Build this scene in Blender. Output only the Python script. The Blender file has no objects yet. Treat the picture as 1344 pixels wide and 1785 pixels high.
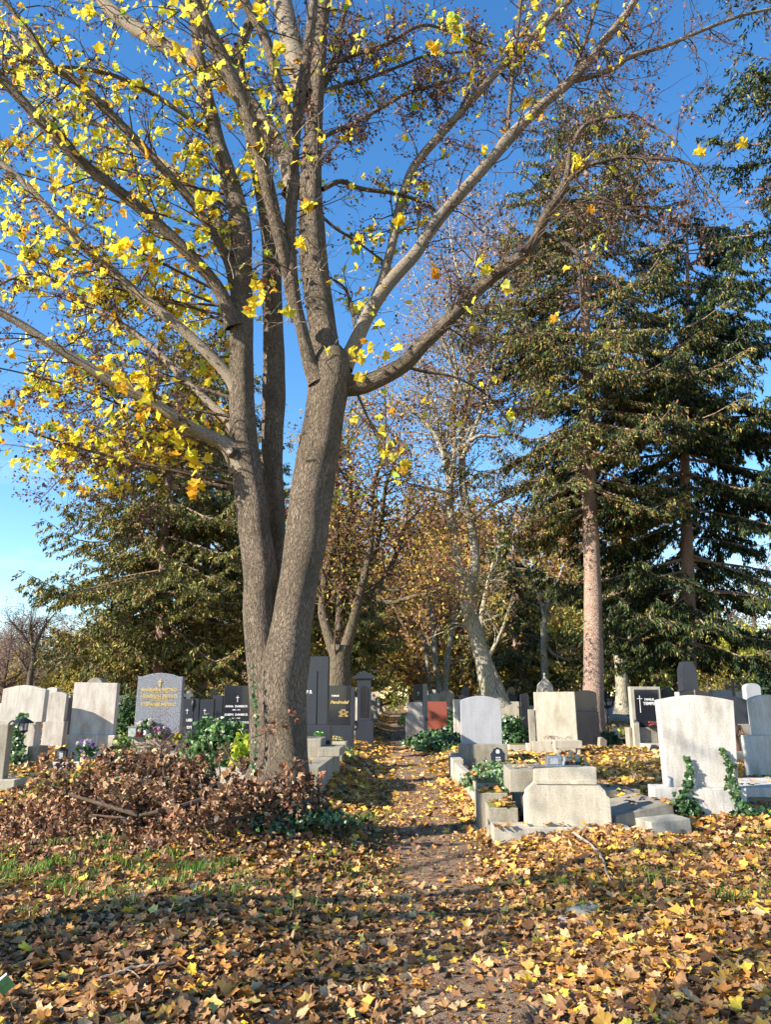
import bpy, bmesh, math, random
import numpy as np
from mathutils import Vector, Matrix
R = math.radians
rng = np.random.default_rng(7)
random.seed(7)
scene = bpy.context.scene
COL = scene.collection

# ------------------------------------------------------------------ camera numbers
F, TH, HC = 1341.0, R(13.55), 1.55
CT, ST = math.cos(TH), math.sin(TH)
def ray(px, py):
    u = (px - 672) / F; v = (892.5 - py) / F
    return u, CT - v * ST, ST + v * CT
def W(px, py, Y):
    u, dy, dz = ray(px, py); t = Y / dy
    return np.array([u * t, Y, HC + dz * t])
def mpp(p):                                   # metres per photo pixel at p
    return (p[1] * CT + (p[2] - HC) * ST) / F

# ------------------------------------------------------------------ terrain
def sst(a, b, x):
    t = np.clip((x - a) / (b - a), 0, 1); return t * t * (3 - 2 * t)
def pathx(y): return 0.42 + 0.008 * y
TREE = np.array([-1.27, 9.0])
def height(x, y):
    x = np.asarray(x, float); y = np.asarray(y, float)
    s = x - pathx(y)
    AL = 0.10 + 0.30 * sst(8.5, 14, y) - 0.22 * sst(40, 90, y)
    AR = 0.12 + 0.20 * sst(6.5, 15, y) - 0.18 * sst(40, 90, y)
    h = np.where(s < 0, AL * sst(0.45, 1.9, -s), AR * sst(0.45, 1.7, s))
    d2 = (x - TREE[0]) ** 2 + (y - TREE[1]) ** 2
    h = h + 0.20 * np.exp(-d2 / 0.9)
    h = h + (0.025 * np.sin(x * 1.7 + y * .6) + 0.02 * np.sin(x * .9 - y * 1.9 + 1) + 0.012 * np.sin(3.1 * x + 2.2 * y)) * sst(0.3, 2, abs(s))
    h = h - 0.03 * np.exp(-(s / 0.5) ** 2) * sst(5.5, 7, y)
    return h
def hit(px, py):
    u, dy, dz = ray(px, py)
    t = 2.0
    for _ in range(4000):
        p = (u * t, dy * t, HC + dz * t)
        if p[2] <= float(height(p[0], p[1])): break
        t += max(0.01, (p[2] - float(height(p[0], p[1]))) * 0.9)
        if t > 400: break
    return np.array([p[0], p[1], float(height(p[0], p[1]))])

# ------------------------------------------------------------------ mesh builder
class G:
    def __init__(s): s.v = []; s.f = []; s.n = 0; s.bark = []; s.tint = []
    def add(s, v, faces, bark=None, tint=None):
        v = np.asarray(v, float).reshape(-1, 3)
        s.v.append(v)
        for f in (faces if isinstance(faces, list) else [faces]):
            s.f.append(np.atleast_2d(np.asarray(f, int)) + s.n)
        s.n += len(v)
        s.bark.append(v if bark is None else bark)
        s.tint.append(np.tile([.5, .5, .5], (len(v), 1)) if tint is None else (np.tile(tint, (len(v), 1)) if np.ndim(tint) == 1 else tint))
    def build(s, name, mat, parent=None, smooth=False, bevel=0, world=True):
        me = bpy.data.meshes.new(name)
        if s.n == 0: s.add([[0, 0, 0]] * 3, [[0, 1, 2]])
        v = np.concatenate(s.v)
        if parent is not None and world: v = v - np.array(parent.location)
        me.vertices.add(len(v)); me.vertices.foreach_set('co', v.ravel())
        lens = np.concatenate([np.full(len(f), f.shape[1]) for f in s.f])
        idx = np.concatenate([f.ravel() for f in s.f])
        me.loops.add(len(idx)); me.loops.foreach_set('vertex_index', idx)
        me.polygons.add(len(lens))
        st = np.zeros(len(lens), int); st[1:] = np.cumsum(lens)[:-1]
        me.polygons.foreach_set('loop_start', st)
        a = me.attributes.new('bark', 'FLOAT_VECTOR', 'POINT'); a.data.foreach_set('vector', np.concatenate(s.bark).ravel())
        t = np.concatenate(s.tint); t4 = np.ones((len(t), 4)); t4[:, :3] = t
        a = me.attributes.new('tint', 'FLOAT_COLOR', 'POINT'); a.data.foreach_set('color', t4.ravel())
        me.polygons.foreach_set('use_smooth', np.full(len(lens), smooth))
        me.update(calc_edges=True); me.validate()
        if bevel:
            b = bmesh.new(); b.from_mesh(me)
            es = [e for e in b.edges if len(e.link_faces) == 2 and e.calc_face_angle(0) > .5]
            bmesh.ops.bevel(b, geom=es, offset=bevel, segments=2, affect='EDGES', profile=.6)
            b.to_mesh(me); b.free()
        me.materials.append(mat)
        o = bpy.data.objects.new(name, me); COL.objects.link(o)
        if parent is not None: o.parent = parent
        return o

def tag(o, label=None, cat=None, group=None, kind=None):
    if label: o['label'] = label
    if cat: o['category'] = cat
    if group: o['group'] = group
    if kind: o['kind'] = kind
    return o
def empty(name, loc, label=None, cat=None, group=None, rot=(0, 0, 0)):
    o = bpy.data.objects.new(name, None); COL.objects.link(o)
    o.location = [float(c) for c in loc]; o.rotation_euler = rot; o.empty_display_size = .2
    return tag(o, label, cat, group)
def dup(root, loc, rot=(0, 0, 0), scale=(1, 1, 1), label=None, group=None):
    c = root.copy(); COL.objects.link(c); c.location = [float(q) for q in loc]; c.rotation_euler = rot; c.scale = scale
    if label: c['label'] = label
    if group: c['group'] = group
    for ch in list(root.children):
        d = ch.copy(); COL.objects.link(d); d.parent = c
        for g in list(ch.children):
            e = g.copy(); COL.objects.link(e); e.parent = d
    return c

def norm(a): return a / (np.linalg.norm(a, axis=-1, keepdims=True) + 1e-9)
def spline(P, n):
    P = np.asarray(P, float)
    d = np.r_[0, np.cumsum(np.linalg.norm(np.diff(P[:, :3], axis=0), axis=1))]; d = d / d[-1]
    Q = np.vstack([2 * P[0] - P[1], P, 2 * P[-1] - P[-2]])
    out = []
    for t in np.linspace(0, 1, n):
        i = min(max(np.searchsorted(d, t, side='right') - 1, 0), len(P) - 2)
        u = (t - d[i]) / max(d[i + 1] - d[i], 1e-9)
        a, b, c, e = Q[i], Q[i + 1], Q[i + 2], Q[i + 3]
        out.append(.5 * ((2 * b) + (c - a) * u + (2 * a - 5 * b + 4 * c - e) * u * u + (3 * b - a - 3 * c + e) * u ** 3))
    return np.array(out)
def tube(g, pts, rad, sides=6, lump=0, cap=True, tint=None, off=None):
    pts = np.asarray(pts, float); rad = np.asarray(rad, float); n = len(pts)
    T = norm(np.gradient(pts, axis=0))
    a = np.array([1., 0, 0]) if abs(T[0][0]) < .8 else np.array([0, 1., 0])
    N = norm(np.cross(T[0], a)); Ns = []
    for i in range(n):
        N = norm(N - T[i] * np.dot(N, T[i])); Ns.append(N)
    Ns = np.array(Ns); B = np.cross(T, Ns)
    th = np.linspace(0, 2 * math.pi, sides, endpoint=False)
    ca, sa = np.cos(th), np.sin(th)
    rr = np.repeat(rad[:, None], sides, 1)
    L = np.r_[0, np.cumsum(np.linalg.norm(np.diff(pts, axis=0), axis=1))]
    if lump:
        ph = rng.random(6) * 6.28
        rr = rr * (1 + lump * (np.sin(2 * th[None] + L[:, None] * 1.7 + ph[0]) * .5 + np.sin(3 * th[None] - L[:, None] * 2.9 + ph[1]) * .35 + np.sin(5 * th[None] + L[:, None] * 5.3 + ph[2]) * .2
                               + .3 * np.sin(L[:, None] * 4.1 + ph[3]) + .2 * np.sin(L[:, None] * 9.7 + ph[4])))
    V = pts[:, None] + Ns[:, None] * (ca[None] * 1)[..., None] * rr[..., None] + B[:, None] * sa[None][..., None] * rr[..., None]
    bk = np.stack([ca[None] * rr, sa[None] * rr, np.repeat(L[:, None], sides, 1)], -1) + (rng.random(3) * 20 if off is None else off)
    i = np.arange(n - 1)[:, None] * sides; j = np.arange(sides)[None]; k = (np.arange(sides)[None] + 1) % sides
    F4 = np.stack([i + j, i + k, i + sides + k, i + sides + j], -1).reshape(-1, 4)
    fs = [F4]
    if cap: fs.append(np.arange(sides)[None] + (n - 1) * sides)
    g.add(V.reshape(-1, 3), fs, bark=bk.reshape(-1, 3), tint=tint)

def place(g, tv, tf, pos, tipdir, nrm, scale, tint, sx=None):
    """copy a small leaf template (tip along +y, normal +z) to many places"""
    y = norm(tipdir); x = norm(np.cross(y, nrm)); z = np.cross(x, y)
    s = np.asarray(scale)[:, None, None]
    V = pos[:, None] + s * (tv[None, :, 0:1] * x[:, None] + tv[None, :, 1:2] * y[:, None] + tv[None, :, 2:3] * z[:, None])
    N, m = len(pos), len(tv)
    Fc = (tf[None] + (np.arange(N) * m)[:, None, None]).reshape(-1, tf.shape[1])
    g.add(V.reshape(-1, 3), [Fc], tint=np.repeat(tint, m, 0))
def rdir(n, rg=rng): return norm(rg.normal(size=(n, 3)))
def mixcol(cols, w, n, jit=.15):
    c = np.array(cols)[rng.choice(len(cols), n, p=np.array(w) / sum(w))]
    return np.clip(c * (1 + rng.normal(size=(n, 1)) * jit) * (1 + rng.normal(size=(n, 3)) * jit * .3), .003, 1)

# leaf templates
def maple(curl=0.0, fold=0.0, n=0, roll=0, ra=0):
    half = [(0.05, 0), (.32, -.10), (.52, .08), (.42, .24), (.62, .50), (.42, .56), (.28, .66), (.16, .80), (0, 1.0)]
    o = [(0, 0)] + half[:-1] + [half[-1]] + [(-x, y) for x, y in reversed(half[:-1])]
    o = np.array(o) ; c = np.array([[0, .38]])
    p = np.vstack([c, o])
    z = curl * ((p[:, 0]) ** 2 * 2.2 + (p[:, 1] - .4) ** 2 * 1.4) + fold * np.abs(p[:, 0])
    z += n * np.sin(p[:, 0] * 9 + 1) * np.cos(p[:, 1] * 8)
    if roll: s = p[:, 0] * math.cos(ra) + (p[:, 1] - .4) * math.sin(ra); z = z + roll * s ** 2 + .25 * roll * s
    v = np.c_[p[:, 0], p[:, 1] - .4, z]
    k = len(o); f = np.array([[0, 1 + i, 1 + (i + 1) % k] for i in range(k)])
    return v, f
def simple_leaf(curl=.3):
    v = np.array([[0, -.5, 0], [.3, -.1, curl * .3], [.22, .25, curl * .2], [0, .5, -.1], [-.22, .25, curl * .2], [-.3, -.1, curl * .3]])
    return v, np.array([[0, 1, 2], [0, 2, 3], [0, 3, 4], [0, 4, 5]])
def needle_twig():
    v = np.array([[0, 0, 0], [.14, .3, 0], [.11, .62, -.04], [0, 1, -.1], [-.11, .62, -.04], [-.14, .3, 0]]); return v, np.array([[0, 1, 5], [1, 2, 4], [1, 4, 5], [2, 3, 4]])
    ys = [0, .18, .24, .42, .48, .68, .74, 1.0]
    xs = [.02, .075, .04, .085, .04, .065, .035, 0]
    v = [[x, y, -.08 * y * y] for x, y in zip(xs, ys)] + [[-x, y, -.08 * y * y] for x, y in zip(xs[:-1], ys[:-1])]
    f = []
    for i in range(6):
        f.append([i, i + 1, 8 + i]); f.append([i + 1, 8 + i + 1, 8 + i])
    f.append([6, 7, 14])
    return np.array(v), np.array(f)
def quad_leaf():
    return np.array([[-.35, 0, 0], [.1, -.5, .12], [.42, .05, 0], [.02, .5, -.1]]), np.array([[0, 1, 2], [0, 2, 3]])

# ------------------------------------------------------------------ materials
def newmat(name):
    m = bpy.data.materials.new(name); m.use_nodes = True
    nt = m.node_tree; nt.nodes.clear()
    return m, nt, nt.nodes, nt.links
def nd(ns, t, **kw):
    n = ns.new(t)
    for k, v in kw.items():
        if k.startswith('i_'): n.inputs[k[2:].replace('_', ' ')].default_value = v
        else: setattr(n, k, v)
    return n
def ramp(ns, stops):
    r = ns.new('ShaderNodeValToRGB'); e = r.color_ramp.elements
    while len(e) < len(stops): e.new(.5)
    for q, (p, c) in zip(e, stops): q.position = p; q.color = (*c, 1)
    return r
def leafmat(name, trans=.45, rough=.5, spec=.3):
    m, nt, ns, ln = newmat(name)
    at = nd(ns, 'ShaderNodeAttribute', attribute_name='tint')
    tc = nd(ns, 'ShaderNodeTexCoord')
    nz = nd(ns, 'ShaderNodeTexNoise'); nz.inputs['Scale'].default_value = 30; nz.inputs['Detail'].default_value = 3
    ln.new(tc.outputs['Object'], nz.inputs['Vector'])
    mx = nd(ns, 'ShaderNodeMixRGB', blend_type='MULTIPLY'); mx.inputs[0].default_value = .6
    rp = ramp(ns, [(.3, (.72, .66, .6)), (.7, (1.15, 1.15, 1.15))])
    ln.new(nz.outputs['Fac'], rp.inputs[0]); ln.new(at.outputs['Color'], mx.inputs[1]); ln.new(rp.outputs[0], mx.inputs[2])
    b = nd(ns, 'ShaderNodeBsdfPrincipled'); b.inputs['Roughness'].default_value = rough; b.inputs['Specular IOR Level'].default_value = spec
    ln.new(mx.outputs[0], b.inputs['Base Color'])
    out = nd(ns, 'ShaderNodeOutputMaterial')
    if trans:
        t = nd(ns, 'ShaderNodeBsdfTranslucent'); ln.new(mx.outputs[0], t.inputs['Color'])
        ms = nd(ns, 'ShaderNodeMixShader'); ms.inputs[0].default_value = trans
        ln.new(b.outputs[0], ms.inputs[1]); ln.new(t.outputs[0], ms.inputs[2]); ln.new(ms.outputs[0], out.inputs[0])
    else: ln.new(b.outputs[0], out.inputs[0])
    return m
def barkmat(name, c1, c2, c3=None, stretch=.16, scale=30, bump=.9, dist=.02):
    m, nt, ns, ln = newmat(name)
    at = nd(ns, 'ShaderNodeAttribute', attribute_name='bark')
    mp = nd(ns, 'ShaderNodeMapping'); mp.inputs['Scale'].default_value = (1, 1, stretch)
    ln.new(at.outputs['Vector'], mp.inputs[0])
    n0 = nd(ns, 'ShaderNodeTexNoise'); n0.inputs['Scale'].default_value = scale * .35; n0.inputs['Detail'].default_value = 3
    ln.new(mp.outputs[0], n0.inputs['Vector'])
    mxv = nd(ns, 'ShaderNodeMixRGB', blend_type='LINEAR_LIGHT'); mxv.inputs[0].default_value = .035
    ln.new(mp.outputs[0], mxv.inputs[1]); ln.new(n0.outputs['Color'], mxv.inputs[2])
    vo = nd(ns, 'ShaderNodeTexVoronoi', feature='DISTANCE_TO_EDGE'); vo.inputs['Scale'].default_value = scale
    ln.new(mxv.outputs[0], vo.inputs['Vector'])
    n1 = nd(ns, 'ShaderNodeTexNoise'); n1.inputs['Scale'].default_value = scale * 2.2; n1.inputs['Detail'].default_value = 6; n1.inputs['Roughness'].default_value = .7
    ln.new(mxv.outputs[0], n1.inputs['Vector'])
    n2 = nd(ns, 'ShaderNodeTexNoise'); n2.inputs['Scale'].default_value = 2.2; n2.inputs['Detail'].default_value = 4
    ln.new(at.outputs['Vector'], n2.inputs['Vector'])
    r1 = ramp(ns, [(0, (0, 0, 0)), (.22, (1, 1, 1))]); ln.new(vo.outputs['Distance'], r1.inputs[0])
    hsum = nd(ns, 'ShaderNodeMath', operation='MULTIPLY_ADD'); hsum.inputs[1].default_value = .8
    ln.new(r1.outputs[0], hsum.inputs[0]); ln.new(n1.outputs['Fac'], hsum.inputs[2])
    rc = ramp(ns, [(.45, c1), (1.15, c2)]); ln.new(hsum.outputs[0], rc.inputs[0])
    mc = nd(ns, 'ShaderNodeMixRGB'); r2 = ramp(ns, [(.45, (0, 0, 0)), (.7, (.65, .65, .65))]); ln.new(n2.outputs['Fac'], r2.inputs[0])
    ln.new(r2.outputs[0], mc.inputs[0]); ln.new(rc.outputs[0], mc.inputs[1]); mc.inputs[2].default_value = (*(c3 or c1), 1)
    b = nd(ns, 'ShaderNodeBsdfPrincipled'); b.inputs['Roughness'].default_value = .9; b.inputs['Specular IOR Level'].default_value = .2
    ln.new(mc.outputs[0], b.inputs['Base Color'])
    bp = nd(ns, 'ShaderNodeBump'); bp.inputs['Strength'].default_value = bump; bp.inputs['Distance'].default_value = dist
    ln.new(hsum.outputs[0], bp.inputs['Height']); ln.new(bp.outputs[0], b.inputs['Normal'])
    out = nd(ns, 'ShaderNodeOutputMaterial'); ln.new(b.outputs[0], out.inputs[0])
    return m
def stonemat(name, base, fleck, stain, rough=.8, fs=90, fc=(.42, .68), stain_amt=.6, bump=.25, streak=True, coat=0):
    m, nt, ns, ln = newmat(name)
    tc = nd(ns, 'ShaderNodeTexCoord'); oi = nd(ns, 'ShaderNodeObjectInfo')
    mul = nd(ns, 'ShaderNodeVectorMath', operation='ADD'); ln.new(tc.outputs['Object'], mul.inputs[0])
    cm = nd(ns, 'ShaderNodeCombineXYZ'); sc = nd(ns, 'ShaderNodeMath', operation='MULTIPLY'); sc.inputs[1].default_value = 37
    ln.new(oi.outputs['Random'], sc.inputs[0]); ln.new(sc.outputs[0], cm.inputs[0]); ln.new(cm.outputs[0], mul.inputs[1])
    n1 = nd(ns, 'ShaderNodeTexNoise'); n1.inputs['Scale'].default_value = fs * 1.35; n1.inputs['Detail'].default_value = 5; n1.inputs['Roughness'].default_value = .75
    ln.new(mul.outputs[0], n1.inputs['Vector'])
    r1 = ramp(ns, [(fc[0], base), (fc[1], fleck)]); ln.new(n1.outputs['Fac'], r1.inputs[0])
    mp = nd(ns, 'ShaderNodeMapping'); mp.inputs['Scale'].default_value = (1, 1, .35 if streak else 1); ln.new(mul.outputs[0], mp.inputs[0])
    n2 = nd(ns, 'ShaderNodeTexNoise'); n2.inputs['Scale'].default_value = 5.5; n2.inputs['Detail'].default_value = 7; n2.inputs['Roughness'].default_value = .65
    ln.new(mp.outputs[0], n2.inputs['Vector'])
    r2 = ramp(ns, [(.42, (0, 0, 0)), (.72, (1, 1, 1))]); ln.new(n2.outputs['Fac'], r2.inputs[0])
    mp3 = nd(ns, 'ShaderNodeMapping'); mp3.inputs['Scale'].default_value = (9, 9, .6); ln.new(mul.outputs[0], mp3.inputs[0])
    n3 = nd(ns, 'ShaderNodeTexNoise'); n3.inputs['Scale'].default_value = 2.2; n3.inputs['Detail'].default_value = 5; ln.new(mp3.outputs[0], n3.inputs['Vector'])
    r3_ = ramp(ns, [(.5, (0, 0, 0)), (.75, (.8, .8, .8))]); ln.new(n3.outputs['Fac'], r3_.inputs[0])
    mx3 = nd(ns, 'ShaderNodeMath', operation='MAXIMUM'); ln.new(r2.outputs[0], mx3.inputs[0]); ln.new(r3_.outputs[0], mx3.inputs[1])
    sm = nd(ns, 'ShaderNodeMath', operation='MULTIPLY'); sm.inputs[1].default_value = stain_amt; ln.new(mx3.outputs[0], sm.inputs[0])
    mx = nd(ns, 'ShaderNodeMixRGB'); ln.new(sm.outputs[0], mx.inputs[0]); ln.new(r1.outputs[0], mx.inputs[1]); mx.inputs[2].default_value = (*stain, 1)
    b = nd(ns, 'ShaderNodeBsdfPrincipled'); b.inputs['Roughness'].default_value = rough; b.inputs['Specular IOR Level'].default_value = .4
    b.inputs['Coat Weight'].default_value = coat
    ln.new(mx.outputs[0], b.inputs['Base Color'])
    bp = nd(ns, 'ShaderNodeBump'); bp.inputs['Strength'].default_value = bump; bp.inputs['Distance'].default_value = .006
    ad = nd(ns, 'ShaderNodeMath', operation='ADD'); ln.new(n1.outputs['Fac'], ad.inputs[0]); ln.new(n2.outputs['Fac'], ad.inputs[1])
    ln.new(ad.outputs[0], bp.inputs['Height']); ln.new(bp.outputs[0], b.inputs['Normal'])
    out = nd(ns, 'ShaderNodeOutputMaterial'); ln.new(b.outputs[0], out.inputs[0])
    return m
def plainmat(name, c, rough=.5, metal=0, alpha=None, var=.25):
    m, nt, ns, ln = newmat(name)
    tc = nd(ns, 'ShaderNodeTexCoord'); n1 = nd(ns, 'ShaderNodeTexNoise'); n1.inputs['Scale'].default_value = 40; n1.inputs['Detail'].default_value = 4
    ln.new(tc.outputs['Object'], n1.inputs['Vector'])
    rp = ramp(ns, [(.3, tuple(q * (1 - var) for q in c)), (.7, tuple(min(1, q * (1 + var)) for q in c))]); ln.new(n1.outputs['Fac'], rp.inputs[0])
    b = nd(ns, 'ShaderNodeBsdfPrincipled'); b.inputs['Roughness'].default_value = rough; b.inputs['Metallic'].default_value = metal
    ln.new(rp.outputs[0], b.inputs['Base Color'])
    if alpha: b.inputs['Transmission Weight'].default_value = alpha
    out = nd(ns, 'ShaderNodeOutputMaterial'); ln.new(b.outputs[0], out.inputs[0])
    return m
M = dict(
    leaf=leafmat('maple_leaf', .5), litter=leafmat('litter_leaf', .12, .6), needle=leafmat('needle', .06, .6, .15),
    ivy=leafmat('ivy_leaf', .15, .35, .5), grass=leafmat('grass_blade', .3, .5), seed=leafmat('seed', .25, .6), petal=leafmat('petal', .3, .5),
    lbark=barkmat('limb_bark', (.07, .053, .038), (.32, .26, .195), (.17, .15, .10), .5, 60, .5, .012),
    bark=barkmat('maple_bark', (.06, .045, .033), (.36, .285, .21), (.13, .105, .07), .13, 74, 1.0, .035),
    twig=barkmat('twig_bark', (.035, .025, .018), (.12, .085, .06), None, .3, 60, .3, .004),
    sbark=barkmat('spruce_bark', (.12, .075, .055), (.46, .33, .26), (.28, .18, .14), .8, 24, .9, .02),
    bbark=barkmat('far_bark', (.035, .027, .02), (.14, .11, .08), (.09, .085, .04), .2, 22, .7, .02),
    pbark=barkmat('pale_bark', (.10, .09, .065), (.40, .36, .28), (.20, .21, .10), .2, 22, .6, .02),
    granite=stonemat('granite_pale', (.58, .55, .50), (.20, .19, .17), (.22, .19, .15), .85, 62, (.53, .62), .75),
    granite_beige=stonemat('granite_beige', (.56, .51, .41), (.14, .13, .10), (.24, .20, .12), .85, 62, (.53, .62), .75),
    granite_blue=stonemat('granite_bluegrey', (.37, .38, .41), (.15, .155, .18), (.19, .19, .21), .55, 60, (.5, .66), stain_amt=.5, bump=.08),
    white=stonemat('white_stone', (.62, .59, .54), (.38, .35, .31), (.28, .21, .15), .85, 50, stain_amt=.9),
    metal_dark=plainmat('dark_metal', (.025, .025, .028), .45, .6),
    speckle=stonemat('speckled_granite', (.06, .065, .085), (.58, .60, .68), (.13, .14, .17), .3, 48, (.48, .6), .25, .03),
    black=stonemat('black_granite', (.012, .013, .018), (.03, .032, .04), (.03, .035, .05), .18, 200, stain_amt=.3, bump=.02, coat=.3),
    darkgrey=stonemat('dark_grey_granite', (.020, .023, .032), (.05, .055, .07), (.04, .045, .055), .28, 160, stain_amt=.4, bump=.05),
    concrete=stonemat('concrete', (.34, .31, .25), (.19, .17, .14), (.10, .09, .055), .92, 45, stain_amt=.75, bump=.5),
    concrete_lt=stonemat('washed_concrete', (.48, .44, .36), (.27, .25, .21), (.18, .16, .11), .92, 50, stain_amt=.7, bump=.4),
    red=stonemat('red_granite', (.32, .09, .055), (.2, .06, .045), (.16, .05, .04), .3, 120, stain_amt=.4, bump=.03),
    moss=stonemat('moss', (.16, .16, .03), (.08, .09, .02), (.12, .07, .03), .95, 50, stain_amt=.5, bump=.8),
    gold=plainmat('gold_paint', (.62, .45, .16), .4, .3), wpaint=plainmat('white_paint', (.75, .75, .75), .5),
    tin=plainmat('tin', (.42, .45, .48), .35, .8), glass=plainmat('cloudy_glass', (.55, .58, .6), .15, 0, .35),
    redp=plainmat('red_candle', (.55, .03, .02), .3), bluep=plainmat('blue_candle', (.2, .4, .55), .3), pot=plainmat('yellow_pot', (.55, .36, .1), .5),
    purple=plainmat('white_plastic', (.7, .7, .72), .4), greenm=plainmat('green_paint', (.13, .27, .09), .4), rust=stonemat('rusty_stone', (.3, .14, .07), (.2, .1, .05), (.12, .06, .04), .8, 50),
    plaster=plainmat('cream_plaster', (.62, .55, .42), .9), roof=plainmat('roof', (.2, .1, .07), .9), car=plainmat('white_car_paint', (.7, .72, .75), .25), carglass=plainmat('car_glass', (.03, .04, .05), .1), rubber=plainmat('rubber', (.02, .02, .02), .8),
    wood=barkmat('dead_wood', (.16, .12, .09), (.42, .35, .28), None, .2, 60, .5, .006),
)

# ------------------------------------------------------------------ ground
def groundmat():
    m, nt, ns, ln = newmat('leafy_ground')
    tc = nd(ns, 'ShaderNodeTexCoord')
    n0 = nd(ns, 'ShaderNodeTexNoise'); n0.inputs['Scale'].default_value = 25; n0.inputs['Detail'].default_value = 5
    ln.new(tc.outputs['Object'], n0.inputs['Vector'])
    wv = nd(ns, 'ShaderNodeMixRGB', blend_type='LINEAR_LIGHT'); wv.inputs[0].default_value = .04
    ln.new(tc.outputs['Object'], wv.inputs[1]); ln.new(n0.outputs['Color'], wv.inputs[2])
    vo = nd(ns, 'ShaderNodeTexVoronoi'); vo.inputs['Scale'].default_value = 13; ln.new(wv.outputs[0], vo.inputs['Vector'])
    sp = nd(ns, 'ShaderNodeSeparateColor'); ln.new(vo.outputs['Color'], sp.inputs[0])
    rp = ramp(ns, [(0, (.035, .022, .012)), (.35, (.12, .06, .025)), (.6, (.26, .13, .04)), (.85, (.42, .23, .05)), (1, (.5, .33, .06))])
    ln.new(sp.outputs[0], rp.inputs[0])
    n1 = nd(ns, 'ShaderNodeTexNoise'); n1.inputs['Scale'].default_value = .55; n1.inputs['Detail'].default_value = 6; n1.inputs['Roughness'].default_value = .65
    ln.new(tc.outputs['Object'], n1.inputs['Vector'])
    n2 = nd(ns, 'ShaderNodeTexNoise'); n2.inputs['Scale'].default_value = 90; n2.inputs['Detail'].default_value = 5
    mp = nd(ns, 'ShaderNodeMapping'); mp.inputs['Scale'].default_value = (1, 1, 1); ln.new(tc.outputs['Object'], mp.inputs[0]); ln.new(mp.outputs[0], n2.inputs['Vector'])
    rg = ramp(ns, [(.35, (.03, .03, .012)), (.55, (.09, .10, .035)), (.7, (.17, .14, .07))]); ln.new(n2.outputs['Fac'], rg.inputs[0])
    rm = ramp(ns, [(.5, (0, 0, 0)), (.58, (1, 1, 1))]); ln.new(n1.outputs['Fac'], rm.inputs[0])
    mx = nd(ns, 'ShaderNodeMixRGB'); ln.new(rm.outputs[0], mx.inputs[0]); ln.new(rp.outputs[0], mx.inputs[1]); ln.new(rg.outputs[0], mx.inputs[2])
    b = nd(ns, 'ShaderNodeBsdfPrincipled'); b.inputs['Roughness'].default_value = .95; ln.new(mx.outputs[0], b.inputs['Base Color'])
    bp = nd(ns, 'ShaderNodeBump'); bp.inputs['Strength'].default_value = .9; bp.inputs['Distance'].default_value = .03
    ad = nd(ns, 'ShaderNodeMath', operation='ADD'); ln.new(vo.outputs['Distance'], ad.inputs[0]); ln.new(n2.outputs['Fac'], ad.inputs[1])
    ln.new(ad.outputs[0], bp.inputs['Height']); ln.new(bp.outputs[0], b.inputs['Normal'])
    out = nd(ns, 'ShaderNodeOutputMaterial'); ln.new(b.outputs[0], out.inputs[0]); return m
def pathmat():
    m, nt, ns, ln = newmat('gravel_path')
    tc = nd(ns, 'ShaderNodeTexCoord')
    vo = nd(ns, 'ShaderNodeTexVoronoi'); vo.inputs['Scale'].default_value = 120; ln.new(tc.outputs['Object'], vo.inputs['Vector'])
    sp = nd(ns, 'ShaderNodeSeparateColor'); ln.new(vo.outputs['Color'], sp.inputs[0])
    rp = ramp(ns, [(0, (.075, .038, .02)), (.5, (.21, .12, .065)), (1, (.40, .26, .155))]); ln.new(sp.outputs[0], rp.inputs[0])
    n1 = nd(ns, 'ShaderNodeTexNoise'); n1.inputs['Scale'].default_value = 5; n1.inputs['Detail'].default_value = 6; ln.new(tc.outputs['Object'], n1.inputs['Vector'])
    rn = ramp(ns, [(.4, (.36, .25, .15)), (.7, (.07, .037, .02))]); 
    ln.new(n1.outputs['Fac'], rn.inputs[0])
    mx = nd(ns, 'ShaderNodeMixRGB'); mx.inputs[0].default_value = .4; ln.new(rp.outputs[0], mx.inputs[1]); ln.new(rn.outputs[0], mx.inputs[2])
    b = nd(ns, 'ShaderNodeBsdfPrincipled'); b.inputs['Roughness'].default_value = .95; ln.new(mx.outputs[0], b.inputs['Base Color'])
    bp = nd(ns, 'ShaderNodeBump'); bp.inputs['Strength'].default_value = 1; bp.inputs['Distance'].default_value = .008; ln.new(vo.outputs['Distance'], bp.inputs['Height']); ln.new(bp.outputs[0], b.inputs['Normal'])
    out = nd(ns, 'ShaderNodeOutputMaterial'); ln.new(b.outputs[0], out.inputs[0]); return m
xs = np.r_[-np.geomspace(400, 12.2, 40), np.arange(-12, 12.01, .12), np.geomspace(12.2, 400, 40)]
ys = np.r_[-np.geomspace(60, 1, 12)[:-1], np.arange(-1, 24, .12), np.geomspace(24, 900, 90)]
X, Y = np.meshgrid(xs, ys)
Z = height(X, Y) + .012 * np.sin(X * 11 + np.sin(Y * 7)) * np.sin(Y * 9 + 2 * np.sin(X * 5))
g = G(); nx, ny = len(xs), len(ys)
i = np.arange(ny - 1)[:, None] * nx; j = np.arange(nx - 1)[None]
g.add(np.c_[X.ravel(), Y.ravel(), Z.ravel()], [np.stack([i + j, i + j + 1, i + nx + j + 1, i + nx + j], -1).reshape(-1, 4)])
tag(g.build('ground', groundmat(), smooth=True), kind='structure')
ys = np.r_[np.arange(0, 24, .15), np.geomspace(24, 150, 60)]; us = np.linspace(-1, 1, 15)
U, Y = np.meshgrid(us, ys)
wd = .62 + .07 * np.sin(Y * 1.3) + .05 * np.sin(Y * 3.1 + 1)
X = pathx(Y) + U * wd
Z = height(X, Y) + .028 - .07 * np.abs(U) ** 4
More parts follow.
